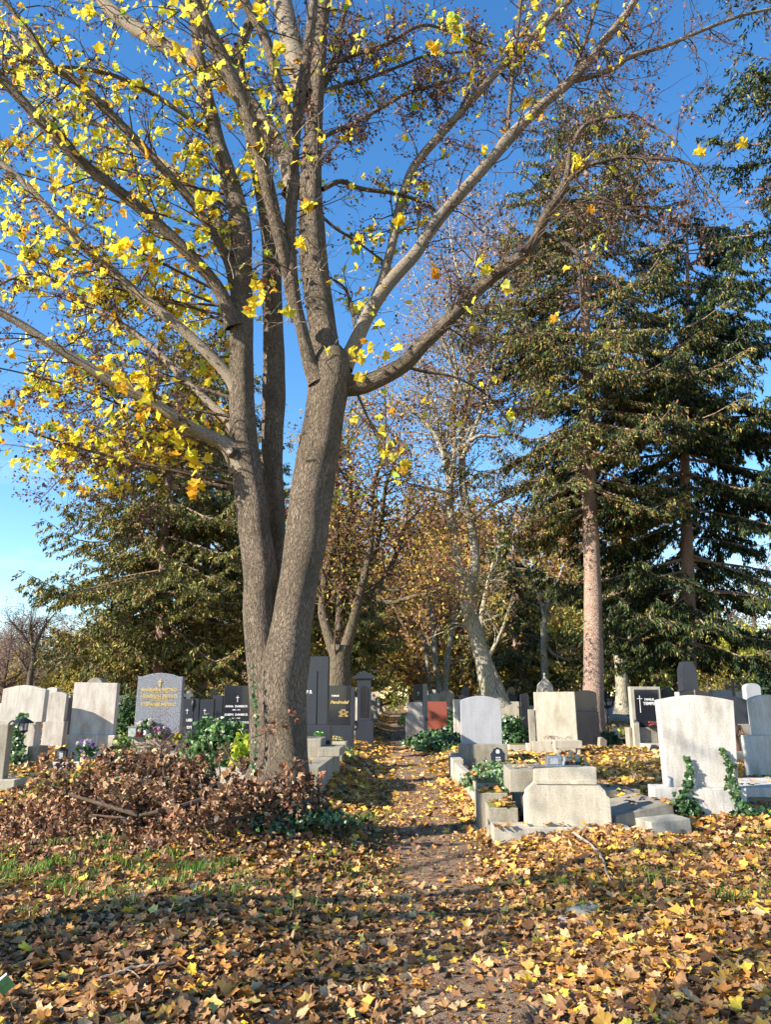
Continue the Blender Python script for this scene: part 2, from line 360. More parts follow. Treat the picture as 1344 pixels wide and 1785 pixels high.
g = G(); nx, ny = len(us), len(ys); i = np.arange(ny - 1)[:, None] * nx; j = np.arange(nx - 1)[None]
g.add(np.c_[X.ravel(), Y.ravel(), Z.ravel()], [np.stack([i + j, i + j + 1, i + nx + j + 1, i + nx + j], -1).reshape(-1, 4)])
tag(g.build('path', pathmat(), smooth=True), kind='structure')

# ------------------------------------------------------------------ fallen leaves and grass
BR = [(.42, .225, .09), (.25, .125, .055), (.11, .06, .033), (.58, .37, .18), (.66, .38, .07), (.62, .27, .06), (.88, .64, .07), (.72, .56, .17)]
def vnoise(x, y, s, k=0):
    return (np.sin(x * s + 1.3 * np.sin(y * s * .8 + k)) * np.sin(y * s * 1.1 + 1.7 * np.sin(x * s * .7 + 2 * k)) + .5 * np.sin(x * s * 2.3 + k) * np.sin(y * s * 2.1 - k)) / 1.5
def grass_mask(x, y):
    a = np.exp(-(((x + 2.2) / 1.75) ** 2 + ((y - 7.2) / 1.35) ** 2) ** 1.6)
    a = np.maximum(a, .9 * np.exp(-(((x - 4.3) / .7) ** 2 + ((y - 8.3) / .35) ** 2)))
    a = np.maximum(a, .6 * np.exp(-(((x - 2.5) / .9) ** 2 + ((y - 6.2) / .45) ** 2)))
    a = np.maximum(a, .9 * np.exp(-(((x + 6.6) / 1.8) ** 2 + ((y - 12) / 1.3) ** 2)))
    a = np.maximum(a, .9 * np.exp(-(((x - 7.6) / 2.2) ** 2 + ((y - 27) / 3) ** 2)))
    a = np.maximum(a, .6 * np.exp(-(((x - 6.5) / 1.2) ** 2 + ((y - 13) / .8) ** 2)))
    a = np.maximum(a, .7 * np.exp(-(((x - 1.8) / 1.) ** 2 + ((y - 17) / 1.6) ** 2)))
    a = np.maximum(a, .8 * np.exp(-(((x + .35) / .22) ** 2 + ((y - 10.2) / .8) ** 2)))
    return a * (.65 + .35 * vnoise(x, y, 3, 2))
LT = [maple(-.25, .1, .05), maple(.2, -.1, .06), maple(.05, .3, .05, .3, 1), maple(-.1, -.3, .08, -.9, .6), maple(.05, .1, .03), maple(-.2, .2, .08, 1.0, 2.2), maple(-.5, -.1, .08), maple(0, -.2, .06, -.8, 1.5)]
for q_, (a_, b_) in enumerate([(0, 9), (7, 16), (3, 14)]): LT.append((LT[2 + q_][0] * [1.15, 1.15, 1], LT[2 + q_][1][a_:b_]))
g = G()
def scatter(n, y0, y1, size, temps):
    y = rng.uniform(y0, y1, n * 2); x = rng.uniform(-1, 1, n * 2) * (.56 * y + 2.0)
    s = x - pathx(y)
    keep = np.ones(len(y))
    keep *= 1 - .66 * np.clip(grass_mask(x, y) * 1.4, 0, 1)
    bare = np.exp(-(s / (.52 + .1 * np.sin(y * 2.3) + .06 * np.sin(y * 7))) ** 4) * (np.exp(-((y - 8.7) / 2.2) ** 4) * .97 + .75 * np.exp(-((y - 13.3) / 1.2) ** 4) + .7 * np.exp(-((y - 4.1) / .7) ** 2) + .25 * sst(16, 22, y))
    keep *= 1 - bare
    keep *= 1 - .75 * np.exp(-(((x - 1.7) / .5) ** 2 + ((y - 5.9) / .3) ** 2)); keep *= 1 - .8 * np.exp(-(((x - 3.2) / .5) ** 2 + ((y - 5.3) / .25) ** 2))
    keep *= .80 + .2 * vnoise(x, y, 1.7)
    k = rng.random(len(y)) < keep * .9
    x, y = x[k][:n], y[k][:n]; m = len(x)
    z = height(x, y) + rng.random(m) ** 1.5 * .035 + .008
    up = np.tile([0, 0, 1.], (m, 1)); nr = norm(up + rng.normal(size=(m, 3)) * .5)
    # colours by place
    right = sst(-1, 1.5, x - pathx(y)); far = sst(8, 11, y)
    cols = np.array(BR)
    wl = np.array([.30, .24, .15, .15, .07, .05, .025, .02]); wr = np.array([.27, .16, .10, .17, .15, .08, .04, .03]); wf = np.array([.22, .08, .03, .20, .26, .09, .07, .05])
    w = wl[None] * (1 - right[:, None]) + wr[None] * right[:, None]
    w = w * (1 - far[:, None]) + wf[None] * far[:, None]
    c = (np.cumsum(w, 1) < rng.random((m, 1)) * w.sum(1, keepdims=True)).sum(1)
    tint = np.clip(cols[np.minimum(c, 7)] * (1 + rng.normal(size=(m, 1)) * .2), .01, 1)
    td = rdir(m); td[:, 2] *= .15
    which = rng.integers(0, len(temps), m)
    sz = size * (.45 + 1.0 * rng.random(m) ** 1.4)
    for q in range(len(temps)):
        a = which == q
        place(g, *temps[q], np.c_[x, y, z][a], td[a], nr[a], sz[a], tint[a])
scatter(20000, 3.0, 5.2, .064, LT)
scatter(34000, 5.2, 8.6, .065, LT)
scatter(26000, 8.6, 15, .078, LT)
SL = [simple_leaf(.6), simple_leaf(-.4), quad_leaf()]
scatter(17000, 15, 27, .13, SL)
n = 6000; y = rng.uniform(3.4, 15, n); x = pathx(y) + rng.normal(size=n) * .42; place(g, *quad_leaf(), np.c_[x, y, height(x, y) + .034], rdir(n) * [1, 1, .2], rdir(n) * .5 + [0, 0, 1], rng.uniform(.012, .04, n), mixcol(BR, [2, 4, 4, 2, 1, .5, .2, .5], n, .25))
scatter(8000, 27, 60, .2, SL)
tag(g.build('fallen_leaves', M['litter']), 'carpet of fallen brown and yellow maple leaves covering the ground', 'fallen leaves', kind='stuff')
def grass_field(name, n, gen, label, hgt=(.04, .11), cols=None):
    g = G(); x, y = gen(n); k = rng.random(len(x)) < np.clip(grass_mask(x, y), 0, 1) * 1.3
    x, y = x[k], y[k]; m = len(x)
    z = height(x, y) + .01
    h = rng.uniform(*hgt, m); w = .0035 + .003 * rng.random(m); w = w * np.clip(y / 7, 1, 4)
    a = rng.random(m) * 6.28; dx, dy = np.cos(a), np.sin(a); b = rng.random(m) * 6.28; L = h * rng.uniform(.1, .8, m)
    bx, by = np.cos(b) * L, np.sin(b) * L
    P = np.c_[x, y, z]
    v0 = P - np.c_[dx * w, dy * w, 0 * w]; v1 = P + np.c_[dx * w, dy * w, 0 * w]
    md = P + np.c_[bx * .35, by * .35, h * .6]; v2 = md + np.c_[dx * w, dy * w, 0 * w] * .7; v3 = md - np.c_[dx * w, dy * w, 0 * w] * .7; v4 = P + np.c_[bx, by, h * .95]
    V = np.stack([v0, v1, v2, v3, v4], 1).reshape(-1, 3); o = np.arange(m)[:, None] * 5
    t = mixcol(cols or [(.12, .23, .03), (.19, .33, .05), (.30, .33, .11), (.06, .13, .02)], [4, 3, 2, 2], m)
    g.add(V, [o + np.array([[0, 1, 2, 3]]), o + np.array([[3, 2, 4]])], tint=np.repeat(t, 5, 0))
    tag(g.build(name, M['grass']), label, 'grass', kind='stuff')
cx = rng.uniform(-5, 5, 620); cy = rng.uniform(4.5, 13, 620)
def tufts(n):
    q = rng.integers(0, 620, n); return cx[q] + rng.normal(size=n) * .07, cy[q] + rng.normal(size=n) * .07
grass_field('grass', 52000, tufts, 'patchy green grass tufts showing between the fallen leaves')
grass_field('grass', 26000, lambda n: (rng.uniform(-12, 14, n), rng.uniform(10.5, 32, n)), 'low mown grass between the more distant graves', (.04, .1))

# ------------------------------------------------------------------ trees: tools
def limb_from_px(g, px, Y0, Y1, sides=14, n=None, lump=.05, bulge=0, flare=0, samp=.07, endr=1):
    """px: (x, y, width) read off the photograph; the limb runs from depth Y0 to depth Y1"""
    px = np.array(px, float)
    d = np.r_[0, np.cumsum(np.hypot(*np.diff(px[:, :2], axis=0).T))]; t = d / d[-1]
    P = []
    for (x, y, w), q in zip(px, t):
        p = W(x, y, Y0 + (Y1 - Y0) * q + bulge * math.sin(math.pi * q)); P.append([*p, w * .44 * mpp(p)])
    P = np.array(P); L = np.sum(np.linalg.norm(np.diff(P[:, :3], axis=0), axis=1))
    n = n or max(6, int(L / samp))
    S = spline(P, n); r = np.clip(S[:, 3] * np.interp(np.linspace(0, 1, n), [0, .6, 1], [1, 1, endr]), .004, 9)
    if flare:
        s = np.linspace(0, L, n); r = r * (1 + flare * np.exp(-s / .22))
    tube(g, S[:, :3], r, sides, lump)
    return S[:, :3], r
def twig(g, p, d, L, r, nseg=6, wob=.25, droop=0.0, sides=4, tint=None):
    pts = [p]; d = norm(d)
    for k in range(nseg):
        d = norm(d + rng.normal(size=3) * wob + np.array([0, 0, droop]))
        p = p + d * L / nseg; pts.append(p)
    pts = np.array(pts); tube(g, pts, np.linspace(r, max(r * .25, .0015), nseg + 1), sides, cap=False)
    return pts
def twigs_on(g, S, r, dens, L, lv=2, t0=.2, up=.15, droop=-.03, nodes=None, rmax=.012, kids=3, rf=.35):
    n = len(S); seg = np.linalg.norm(np.diff(S, axis=0), axis=1).sum(); N = rng.poisson(dens * seg)
    T = norm(np.gradient(S, axis=0))
    for _ in range(N):
        k = int((t0 + (1 - t0) * rng.random()) * (n - 1)); t = T[k]
        o = rng.normal(size=3); o = norm(o - t * o.dot(t)); d = norm(o + t * rng.uniform(.2, .9) + np.array([0, 0, up]))
        l = L * rng.uniform(.5, 1.2); rr = min(rmax, r[k] * rf)
        q = twig(g, S[k], d, l, rr, 6, .22, droop)
        if nodes is not None: nodes.append((q[-1], q[-1] - q[-2]))
        if lv > 1:
            for _ in range(rng.poisson(kids)):
                k2 = rng.integers(1, 6); d2 = norm(norm(q[k2 + 1 if k2 < 6 else 6] - q[k2]) + rng.normal(size=3) * .7)
                q2 = twig(g, q[k2], d2, l * rng.uniform(.25, .55), rr * .5, 4, .3, droop, 3)
                if nodes is not None: nodes.append((q2[-1], q2[-1] - q2[-2])); nodes.append((q2[2], rng.normal(size=3)))
                if lv > 2:
                    for _ in range(2):
                        q3 = twig(g, q2[rng.integers(1, 4)], rng.normal(size=3), l * .18, rr * .3, 3, .3, droop, 3)
                        if nodes is not None: nodes.append((q3[-1], q3[-1] - q3[-2]))
def leaves_at(g, nodes, per, size, cols, wts, spread=.08, temps=None, hang=-.6, jit=.15):
    if not len(nodes): return
    P = np.array([q[0] for q in nodes]); m0 = len(P)
    k = rng.poisson(per, m0); idx = np.repeat(np.arange(m0), k); m = len(idx)
    if m == 0: return
    P = P[idx] + rng.normal(size=(m, 3)) * spread
    td = rdir(m); td[:, 2] += hang; td = norm(td); nr = rdir(m) + np.array([-.25, -.2, .5])
    t = mixcol(cols, wts, m, jit); sz = size * (.55 + .75 * rng.random(m)); temps = temps or LT
    w = rng.integers(0, len(temps), m)
    for q in range(len(temps)):
        a = w == q; place(g, *temps[q], P[a], td[a], nr[a], sz[a], t[a])
YEL = [(.92, .76, .06), (.90, .66, .04), (.80, .80, .10), (.42, .55, .07), (.84, .45, .04)]
YW = [5, 3, 3, 1.0, 1.2]
SEEDC = [(.13, .07, .06), (.22, .12, .09), (.08, .05, .05), (.28, .16, .10)]
SEEDT = [simple_leaf(.5), quad_leaf()]

# ------------------------------------------------------------------ the big maple
tz = float(height(*TREE))
maple_root = empty('maple_tree', (TREE[0], TREE[1], tz), 'large three stemmed maple with ridged grey bark and spreading limbs in the left foreground', 'tree')
stems = {
 'a': ([(500, 1455, 170), (498, 1425, 138), (494, 1390, 118), (492, 1340, 106), (492, 1280, 100), (490, 1220, 100), (497, 1160, 96), (506, 1100, 84), (515, 1050, 80), (524, 1000, 78), (533, 940, 80), (540, 880, 82), (549, 820, 84), (560, 760, 80), (568, 710, 78), (574, 670, 82), (577, 640, 80), (578, 620, 64), (578, 606, 40), (577, 598, 14)], 9.0, 8.9),
 'b': ([(478, 1400, 90), (472, 1330, 84), (470, 1260, 80), (466, 1190, 76), (458, 1130, 68), (453, 1060, 66), (453, 1000, 66), (446, 940, 63), (438, 880, 60), (430, 820, 60), (424, 760, 56), (421, 700, 50), (421, 640, 47), (421, 580, 46), (420, 520, 43), (420, 460, 42), (420, 400, 42), (410, 350, 38), (396, 300, 33), (380, 250, 29), (367, 195, 27), (355, 150, 24), (345, 90, 22), (338, 30, 20), (330, -60, 17)], 9.0, 9.25),
 'c': ([(482, 1150, 60), (480, 1060, 50), (478, 980, 44), (478, 900, 42), (475, 830, 42), (475, 760, 44), (477, 700, 46), (477, 640, 43), (476, 580, 40), (475, 520, 37), (473, 460, 35), (468, 400, 33), (458, 340, 30), (447, 290, 26), (438, 240, 24), (428, 190, 22), (418, 140, 22), (418, 90, 22), (435, 40, 20), (452, 0, 20), (465, -60, 16)], 9.35, 9.9),
}
limbs = {   # name: (px list, Y0, Y1, leafiness, seediness, bulge)
 'main': ([(572, 650, 66), (566, 600, 56), (558, 540, 54), (547, 460, 56), (543, 380, 50), (542, 300, 42), (547, 220, 34), (552, 150, 31), (557, 90, 28), (562, 37, 26), (566, 0, 25), (572, -80, 22)], 9.05, 9.5, .2, .8, 0),
 'front': ([(555, 665, 34), (541, 635, 28), (527, 580, 24), (514, 520, 23), (507, 450, 23), (506, 390, 23), (510, 320, 24), (513, 250, 22), (522, 175, 23), (533, 110, 20), (541, 50, 19), (546, 0, 18), (552, -80, 15)], 8.8, 7.9, .25, .4, -.1),
 'k': ([(518, 560, 20), (507, 510, 22), (497, 455, 24), (484, 400, 26), (472, 350, 27), (458, 290, 27), (443, 235, 28), (424, 180, 29), (404, 135, 30), (384, 95, 31), (362, 55, 30), (343, 15, 29), (325, -40, 27)], 8.75, 7.4, .5, .4, -.15),
 'l': ([(512, 335, 34), (500, 285, 33), (470, 232, 34), (440, 190, 33), (405, 155, 33), (370, 130, 32), (335, 105, 31), (300, 85, 30), (262, 65, 29), (225, 42, 28), (190, 15, 26), (160, -20, 22)], 9.3, 10.2, .8, .4, 0),
 'm': ([(530, 170, 34), (522, 125, 42), (508, 75, 43), (497, 30, 40), (488, -30, 34)], 9.35, 9.7, .4, .4, 0),
 'n': ([(514, 255, 17), (505, 215, 19), (493, 170, 20), (480, 130, 20), (465, 75, 20), (447, 38, 19), (430, 10, 18), (412, -40, 15)], 8.6, 8.2, .4, .4, 0),
 'A': ([(598, 640, 30), (614, 610, 28), (636, 560, 27), (664, 512, 26), (697, 472, 26), (726, 440, 25), (753, 398, 24), (790, 352, 23), (828, 310, 22), (865, 268, 22), (886, 243, 23), (918, 209, 20), (955, 175, 19), (993, 143, 19), (1022, 112, 17), (1052, 74, 15), (1082, 37, 14), (1108, 0, 13), (1135, -50, 10)], 9.0, 9.7, .12, 1.2, 0),
 'B': ([(603, 622, 18), (622, 582, 17), (645, 535, 17), (665, 490, 17), (683, 428, 17), (694, 372, 17), (706, 327, 17), (724, 287, 16), (765, 238, 16), (802, 197, 15), (839, 156, 15), (869, 123, 14), (895, 97, 14), (922, 69, 13), (956, 37, 12), (993, 0, 11), (1030, -50, 9)], 9.15, 10.8, .45, 1.3, .1),
 'C': ([(588, 668, 40), (622, 672, 36), (660, 660, 33), (705, 634, 32), (735, 602, 30), (772, 567, 28), (809, 529, 27), (846, 494, 25), (889, 461, 23), (926, 428, 22), (948, 383, 20), (968, 350, 19), (984, 322, 17), (990, 296, 11), (995, 262, 9), (1015, 223, 9), (1045, 208, 8), (1086, 202, 7), (1112, 203, 6), (1128, 216, 5), (1160, 232, 4), (1190, 262, 3)], 8.95, 8.0, .03, .5, -.1),
 'C2': ([(986, 318, 9), (1022, 291, 8), (1074, 275, 8), (1123, 275, 7), (1178, 279, 7), (1208, 290, 5), (1231, 320, 4), (1264, 368, 3)], 8.2, 7.8, .05, .6, 0),
 'C3': ([(962, 354, 8), (1011, 350, 7), (1067, 357, 6), (1104, 368, 5), (1141, 387, 5), (1160, 412, 4)], 8.3, 8.6, .05, .5, 0),
 'C4': ([(946, 405, 8), (985, 424, 8), (1007, 446, 7), (1010, 490, 5), (1014, 540, 4)], 8.4, 8.2, .05, .4, 0),
 'A1': ([(884, 243, 10), (888, 190, 9), (895, 120, 8), (903, 50, 8), (910, -20, 7)], 9.5, 9.1, .3, .4, 0),
 'A2': ([(998, 138, 9), (1010, 100, 8), (1028, 50, 7), (1048, -20, 6)], 9.6, 9.3, .1, .4, 0),
 'A3': ([(996, 142, 11), (1030, 134, 10), (1075, 117, 10), (1100, 98, 9), (1160, 80, 8), (1220, 55, 7), (1290, 28, 6), (1350, 14, 5)], 9.6, 9.9, .02, .35, 0),
 'D': ([(424, 815, 44), (404, 786, 34), (380, 768, 27), (335, 748, 25), (297, 722, 23), (260, 700, 22), (223, 681, 21), (186, 660, 20), (149, 637, 20), (112, 615, 19), (74, 591, 18), (37, 566, 16), (0, 545, 15), (-60, 515, 12)], 9.1, 8.2, .18, .5, 0),
 'E': ([(420, 690, 30), (398, 655, 23), (357, 611, 21), (316, 573, 20), (275, 539, 19), (225, 500, 18), (186, 463, 17), (149, 434, 17), (121, 404, 16), (93, 375, 15), (45, 323, 14), (0, 284, 13), (-50, 240, 10)], 9.1, 9.0, .8, .5, 0),
 'F': ([(422, 768, 26), (400, 736, 18), (368, 705, 15), (335, 674, 14), (297, 636, 14), (262, 602, 13), (225, 574, 12), (186, 552, 11), (149, 530, 10), (112, 506, 9), (71, 478, 8), (30, 482, 6), (-20, 505, 5)], 9.2, 10.2, .38, .9, 0),
 'G': ([(408, 570, 28), (393, 528, 25), (372, 492, 24), (335, 449, 24), (279, 394, 23), (223, 346, 22), (167, 303, 21), (123, 266, 21), (74, 216, 20), (37, 175, 19), (0, 134, 18), (-50, 75, 15)], 9.05, 7.8, .75, .4, 0),
 'H': ([(412, 500, 22), (395, 450, 18), (365, 398, 17), (335, 353, 17), (286, 297, 17), (238, 245, 17), (186, 193, 17), (149, 156, 16), (119, 132, 15), (89, 115, 14), (67, 82, 12), (37, 37, 11), (4, 0, 10), (-30, -40, 8)], 9.15, 8.1, .9, .5, 0),
 'H2': ([(95, 118, 10), (60, 108, 8), (20, 102, 7), (-30, 92, 5)], 8.35, 8.2, .9, .6, 0),
 'H3': ([(378, 235, 8), (355, 224, 9), (316, 197, 9), (260, 160, 9), (204, 134, 8), (149, 121, 8), (100, 116, 6)], 9.25, 8.5, .7, .5, 0),
 'I': ([(412, 420, 16), (370, 370, 15), (335, 330, 14), (297, 294, 14), (260, 268, 13), (223, 249, 13), (186, 223, 13), (130, 200, 13), (89, 164, 11), (62, 130, 10), (40, 95, 8), (10, 40, 6)], 9.4, 11.2, 1, .6, 0),
 'r1': ([(562, 117, 9), (590, 107, 9), (623, 93, 9), (679, 74, 8), (723, 48, 7), (753, 45, 6), (800, 62, 5), (850, 80, 4)], 9.4, 10.2, .3, 1, 0),
 'r2': ([(562, 240, 9), (590, 226, 9), (623, 212, 8), (668, 186, 8), (716, 160, 7), (772, 145, 6), (835, 123, 4)], 9.3, 10.3, .2, 1.2, 0),
 'r3': ([(562, 160, 9), (600, 147, 8), (638, 138, 7), (698, 115, 6), (753, 95, 5), (846, 89, 4)], 9.4, 10.8, .2, 1, 0),
 'r4': ([(560, 160, 12), (578, 120, 12), (590, 93, 11), (593, 48, 10), (608, 0, 9), (615, -40, 8)], 9.5, 10.2, .1, 1, 0),
 'r5': ([(562, 330, 10), (593, 316, 10), (620, 326, 9), (642, 331, 9), (698, 339, 7), (742, 357, 5), (775, 375, 4)], 9.2, 10.0, .4, .6, 0),
 'r6': ([(562, 378, 6), (585, 398, 6), (620, 420, 5), (668, 455, 4)], 9.2, 9.6, .8, .4, 0),
 'r7': ([(622, 590, 7), (614, 545, 7), (606, 512, 6), (593, 495, 5), (560, 476, 4)], 9.0, 9.4, .8, .2, 0),
 'r8': ([(705, 638, 7), (740, 648, 6), (794, 658, 5), (850, 690, 4), (890, 740, 3)], 8.9, 9.3, .3, .9, 0),
 'r9': ([(620, 680, 6), (645, 735, 5), (668, 770, 4), (675, 815, 3)], 8.9, 9.0, .5, .6, 0),
}
gc = G()
for k, (px, a, b) in stems.items():
    gg = G(); S, r = limb_from_px(gg, px, a, b, 56, lump=.055, samp=.03)
    gg.build('trunk', M['bark'], maple_root, smooth=True)
    if k == 'b': stemB = (S, r)
    if k == 'c': stemC = (S, r)
# root buttresses hidden in ivy
gr = G()
for a in np.arange(0, 6.28, .9):
    b = a + rng.normal() * .2; p0 = np.array([TREE[0] + .1 * math.cos(b), TREE[1] + .1 * math.sin(b), tz + .55]); d = np.array([math.cos(b), math.sin(b), 0])
    e = TREE + d[:2] * .75
    P = np.array([[*(p0), .22], [*(p0 + d * .22 + np.array([0, 0, -.3])), .16], [*(p0 + d * .45 + np.array([0, 0, -.5])), .10], [e[0], e[1], float(height(*e)) - .03, .05]])
    S = spline(P, 14); tube(gr, S[:, :3] - [0, 0, .10], S[:, 3] * .8, 12, .08)
gr.build('root', M['bark'], maple_root, smooth=True)
gt = G(); lnodes, snodes = [], []
for k, (px, a, b, lf, sd, bu) in limbs.items():
    gg = G(); S, r = limb_from_px(gg, px, a, b, 20 if px[0][2] > 12 else 10, lump=.04, bulge=bu, flare=.4 if px[0][2] > 15 and k != 'main' else 0, samp=.05)
    gg.build('limb', M['lbark' if k in ('D', 'E', 'F', 'A', 'A3', 'B', 'I', 'l', 'm') else 'bark'], maple_root, smooth=True)  # shaded-looking limbs get the darker trunk bark, so their shade is partly colour
    nodes = []
    big = px[0][2] > 15
    twigs_on(gt, S, r, 13.0 if k in ('C2', 'C3', 'A3', 'C4', 'r1', 'r2', 'r3') else 6.5 if big else 9, .95 if big or k in ('C2', 'A3', 'C3') else .7, 3, .22 if big else .1, nodes=nodes, droop=-.05)
    for nn in nodes:
        q = rng.random()
        if q < lf * .62: lnodes.append(nn)
        elif q < lf * .62 + sd * .55: snodes.append(nn)
nodes = []
twigs_on(gt, stemB[0], stemB[1], 4, .9, 3, .5, nodes=nodes); lnodes += [n for n in nodes if rng.random() < .5]
nodes = []
twigs_on(gt, stemC[0], stemC[1], 3, .9, 3, .5, nodes=nodes); lnodes += [n for n in nodes if rng.random() < .4]
# thin fine outer boughs that carry leaf clusters in the gaps (upper left, far side)
for _ in range(26):
    p = np.array([rng.uniform(-6.2, -2.6), rng.uniform(8.6, 12), rng.uniform(4.2, 9.5)])
    if p[2] < 5.0 + (p[0] + 6.2) * .1: continue
    src = min([s for s in (stemB, stemC)], key=lambda q: 0); k = int(np.argmin(np.abs(stemB[0][:, 2] - (p[2] - 1.3)))); s0 = stemB[0][k]
    mid = (s0 + p) / 2 + rng.normal(size=3) * .2 + np.array([0, 0, .1])
    S = spline(np.array([s0, mid, p]), 20); r = np.linspace(.022, .006, 20); tube(gt, S, r, 6, .03)
    nodes = []; twigs_on(gt, S, r, 4.5, .6, 3, .3, nodes=nodes); lnodes += [n for n in nodes if rng.random() < .6]; snodes += [n for n in nodes if rng.random() < .35]
tag(gt.build('twigs', M['twig'], maple_root), kind='stuff')
gl = G(); leaves_at(gl, lnodes, .78, .10, YEL, YW, .07)
tag(gl.build('crown', M['leaf'], maple_root), kind='stuff')
gs = G(); leaves_at(gs, snodes, 4.6, .048, SEEDC, [3, 3, 2, 2], .045, SEEDT)
tag(gs.build('seed_clusters', M['seed'], maple_root), kind='stuff')
print('maple nodes', len(lnodes), len(snodes))
# low outer sprays with dark seed clusters on the left
gt3, sn = G(), []
for (x0, y0, x1, y1, a, b) in [(300, 700, 60, 880, 9.6, 10.5), (250, 690, 90, 760, 9.5, 10.8), (330, 740, 170, 830, 9.4, 10), (200, 650, 40, 700, 10, 11), (260, 640, 110, 600, 10, 11), (360, 800, 240, 880, 9.4, 10), (300, 640, 170, 640, 10, 10.6)]:
    P = np.array([W(x0, y0, a), W((x0 + x1) / 2, (y0 + y1) / 2 - 25, (a + b) / 2), W(x1, y1, b)]); S = spline(P, 20); r = np.linspace(.02, .004, 20); tube(gt3, S, r, 5); twigs_on(gt3, S, r, 9, .6, 3, .25, nodes=sn, droop=-.1)
tag(gt3.build('drooping_sprays', M['twig'], maple_root), kind='stuff'); gs = G(); leaves_at(gs, [q for q in sn if rng.random() < .6], 4.2, .042, SEEDC, [3, 3, 2, 2], .045, SEEDT); tag(gs.build('seed_clusters', M['seed'], maple_root), kind='stuff')
# clusters of big bright leaves hanging low on the left and on the trunk
gl = G(); gt2 = G()
for (px, py, Yq, n, sp) in [(200, 700, 8.3, 12, .13), (225, 668, 8.5, 9, .12), (285, 690, 8.6, 8, .13), (300, 745, 8.7, 7, .10), (330, 790, 8.8, 9, .09), (338, 840, 8.9, 7, .08), (265, 262, 7.2, 7, .10), (275, 95, 7.0, 5, .08), (370, 345, 7.4, 5, .08), (435, 525, 7.6, 7, .08), (470, 550, 7.5, 4, .08), (80, 400, 7.6, 4, .06), (240, 430, 8.2, 12, .16), (150, 310, 8.4, 10, .2), (60, 265, 8.5, 6, .16), (488, 90, 7.0, 2, .05), (455, 25, 7.2, 2, .04), (520, 410, 7.6, 2, .03), (532, 360, 7.6, 1, .02), (665, 592, 8.5, 12, .12), (640, 625, 8.7, 12, .12), (790, 35, 8.6, 8, .08), (1010, 265, 8.0, 6, .09), (1000, 300, 8.0, 3, .05), (935, 95, 9, 3, .06), (120, 20, 8, 8, .1), (400, 12, 7.6, 5, .06), (540, 570, 8.6, 2, .05), (565, 615, 8.5, 2, .03), (700, 380, 8.4, 1, .02), (815, 460, 8.2, 5, .09), (760, 470, 8.4, 2, .06), (848, 262, 8.4, 1, .02), (1222, 262, 7.6, 1, .02), (755, 80, 8.2, 2, .04)]:
    c = W(px, py, Yq); q = c + rng.normal(size=(max(1, n // 3), 3)) * sp
    leaves_at(gl, [(v, 0) for v in q], 3, .125, YEL, [5, 4, .8, .3, 2.4], sp * .6)
    anchor = c + np.array([.15, .3, .35]); tube(gt2, spline(np.array([anchor, (anchor + c) / 2 + rng.normal(size=3) * .05, c]), 6), np.linspace(.006, .002, 6), 4)
tag(gl.build('large_leaves', M['leaf'], maple_root), kind='stuff')
# sucker twigs on the stems in front
for (x, y, Yq) in [(520, 560, 8.6), (500, 470, 8.3), (470, 300, 7.9), (420, 480, 8.8), (560, 500, 8.8), (520, 330, 8.2)]:
    p = W(x, y, Yq)
    for _ in range(5):
        q = twig(gt2, p + rng.normal(size=3) * .1, np.array([rng.normal(), -.6, .3 + rng.random()]), rng.uniform(.5, 1.1), .006, 7, .3)
        for _ in range(3): twig(gt2, q[rng.integers(2, 6)], rng.normal(size=3), .3, .003, 4, .3, 0, 3)
tag(gt2.build('sucker_twigs', M['wood'], maple_root), kind='stuff')
# sawn knot on the left stem
kc = W(404, 790, 8.95); g = G(); gk = G()
d = norm(np.array([-.2, -1, .1])); tube(g, np.array([kc + d * -.15, kc, kc + d * .05, kc + d * .075]), [.075, .065, .062, .045], 16, .05)
ko = g.build('cut_knot', M['bark'], maple_root, smooth=True)
tube(gk, np.array([kc + d * .06, kc + d * .08]), [.042, .04], 16); gk.build('sawn_face', M['wood'], ko, world=False).location = [float(-q) for q in maple_root.location]

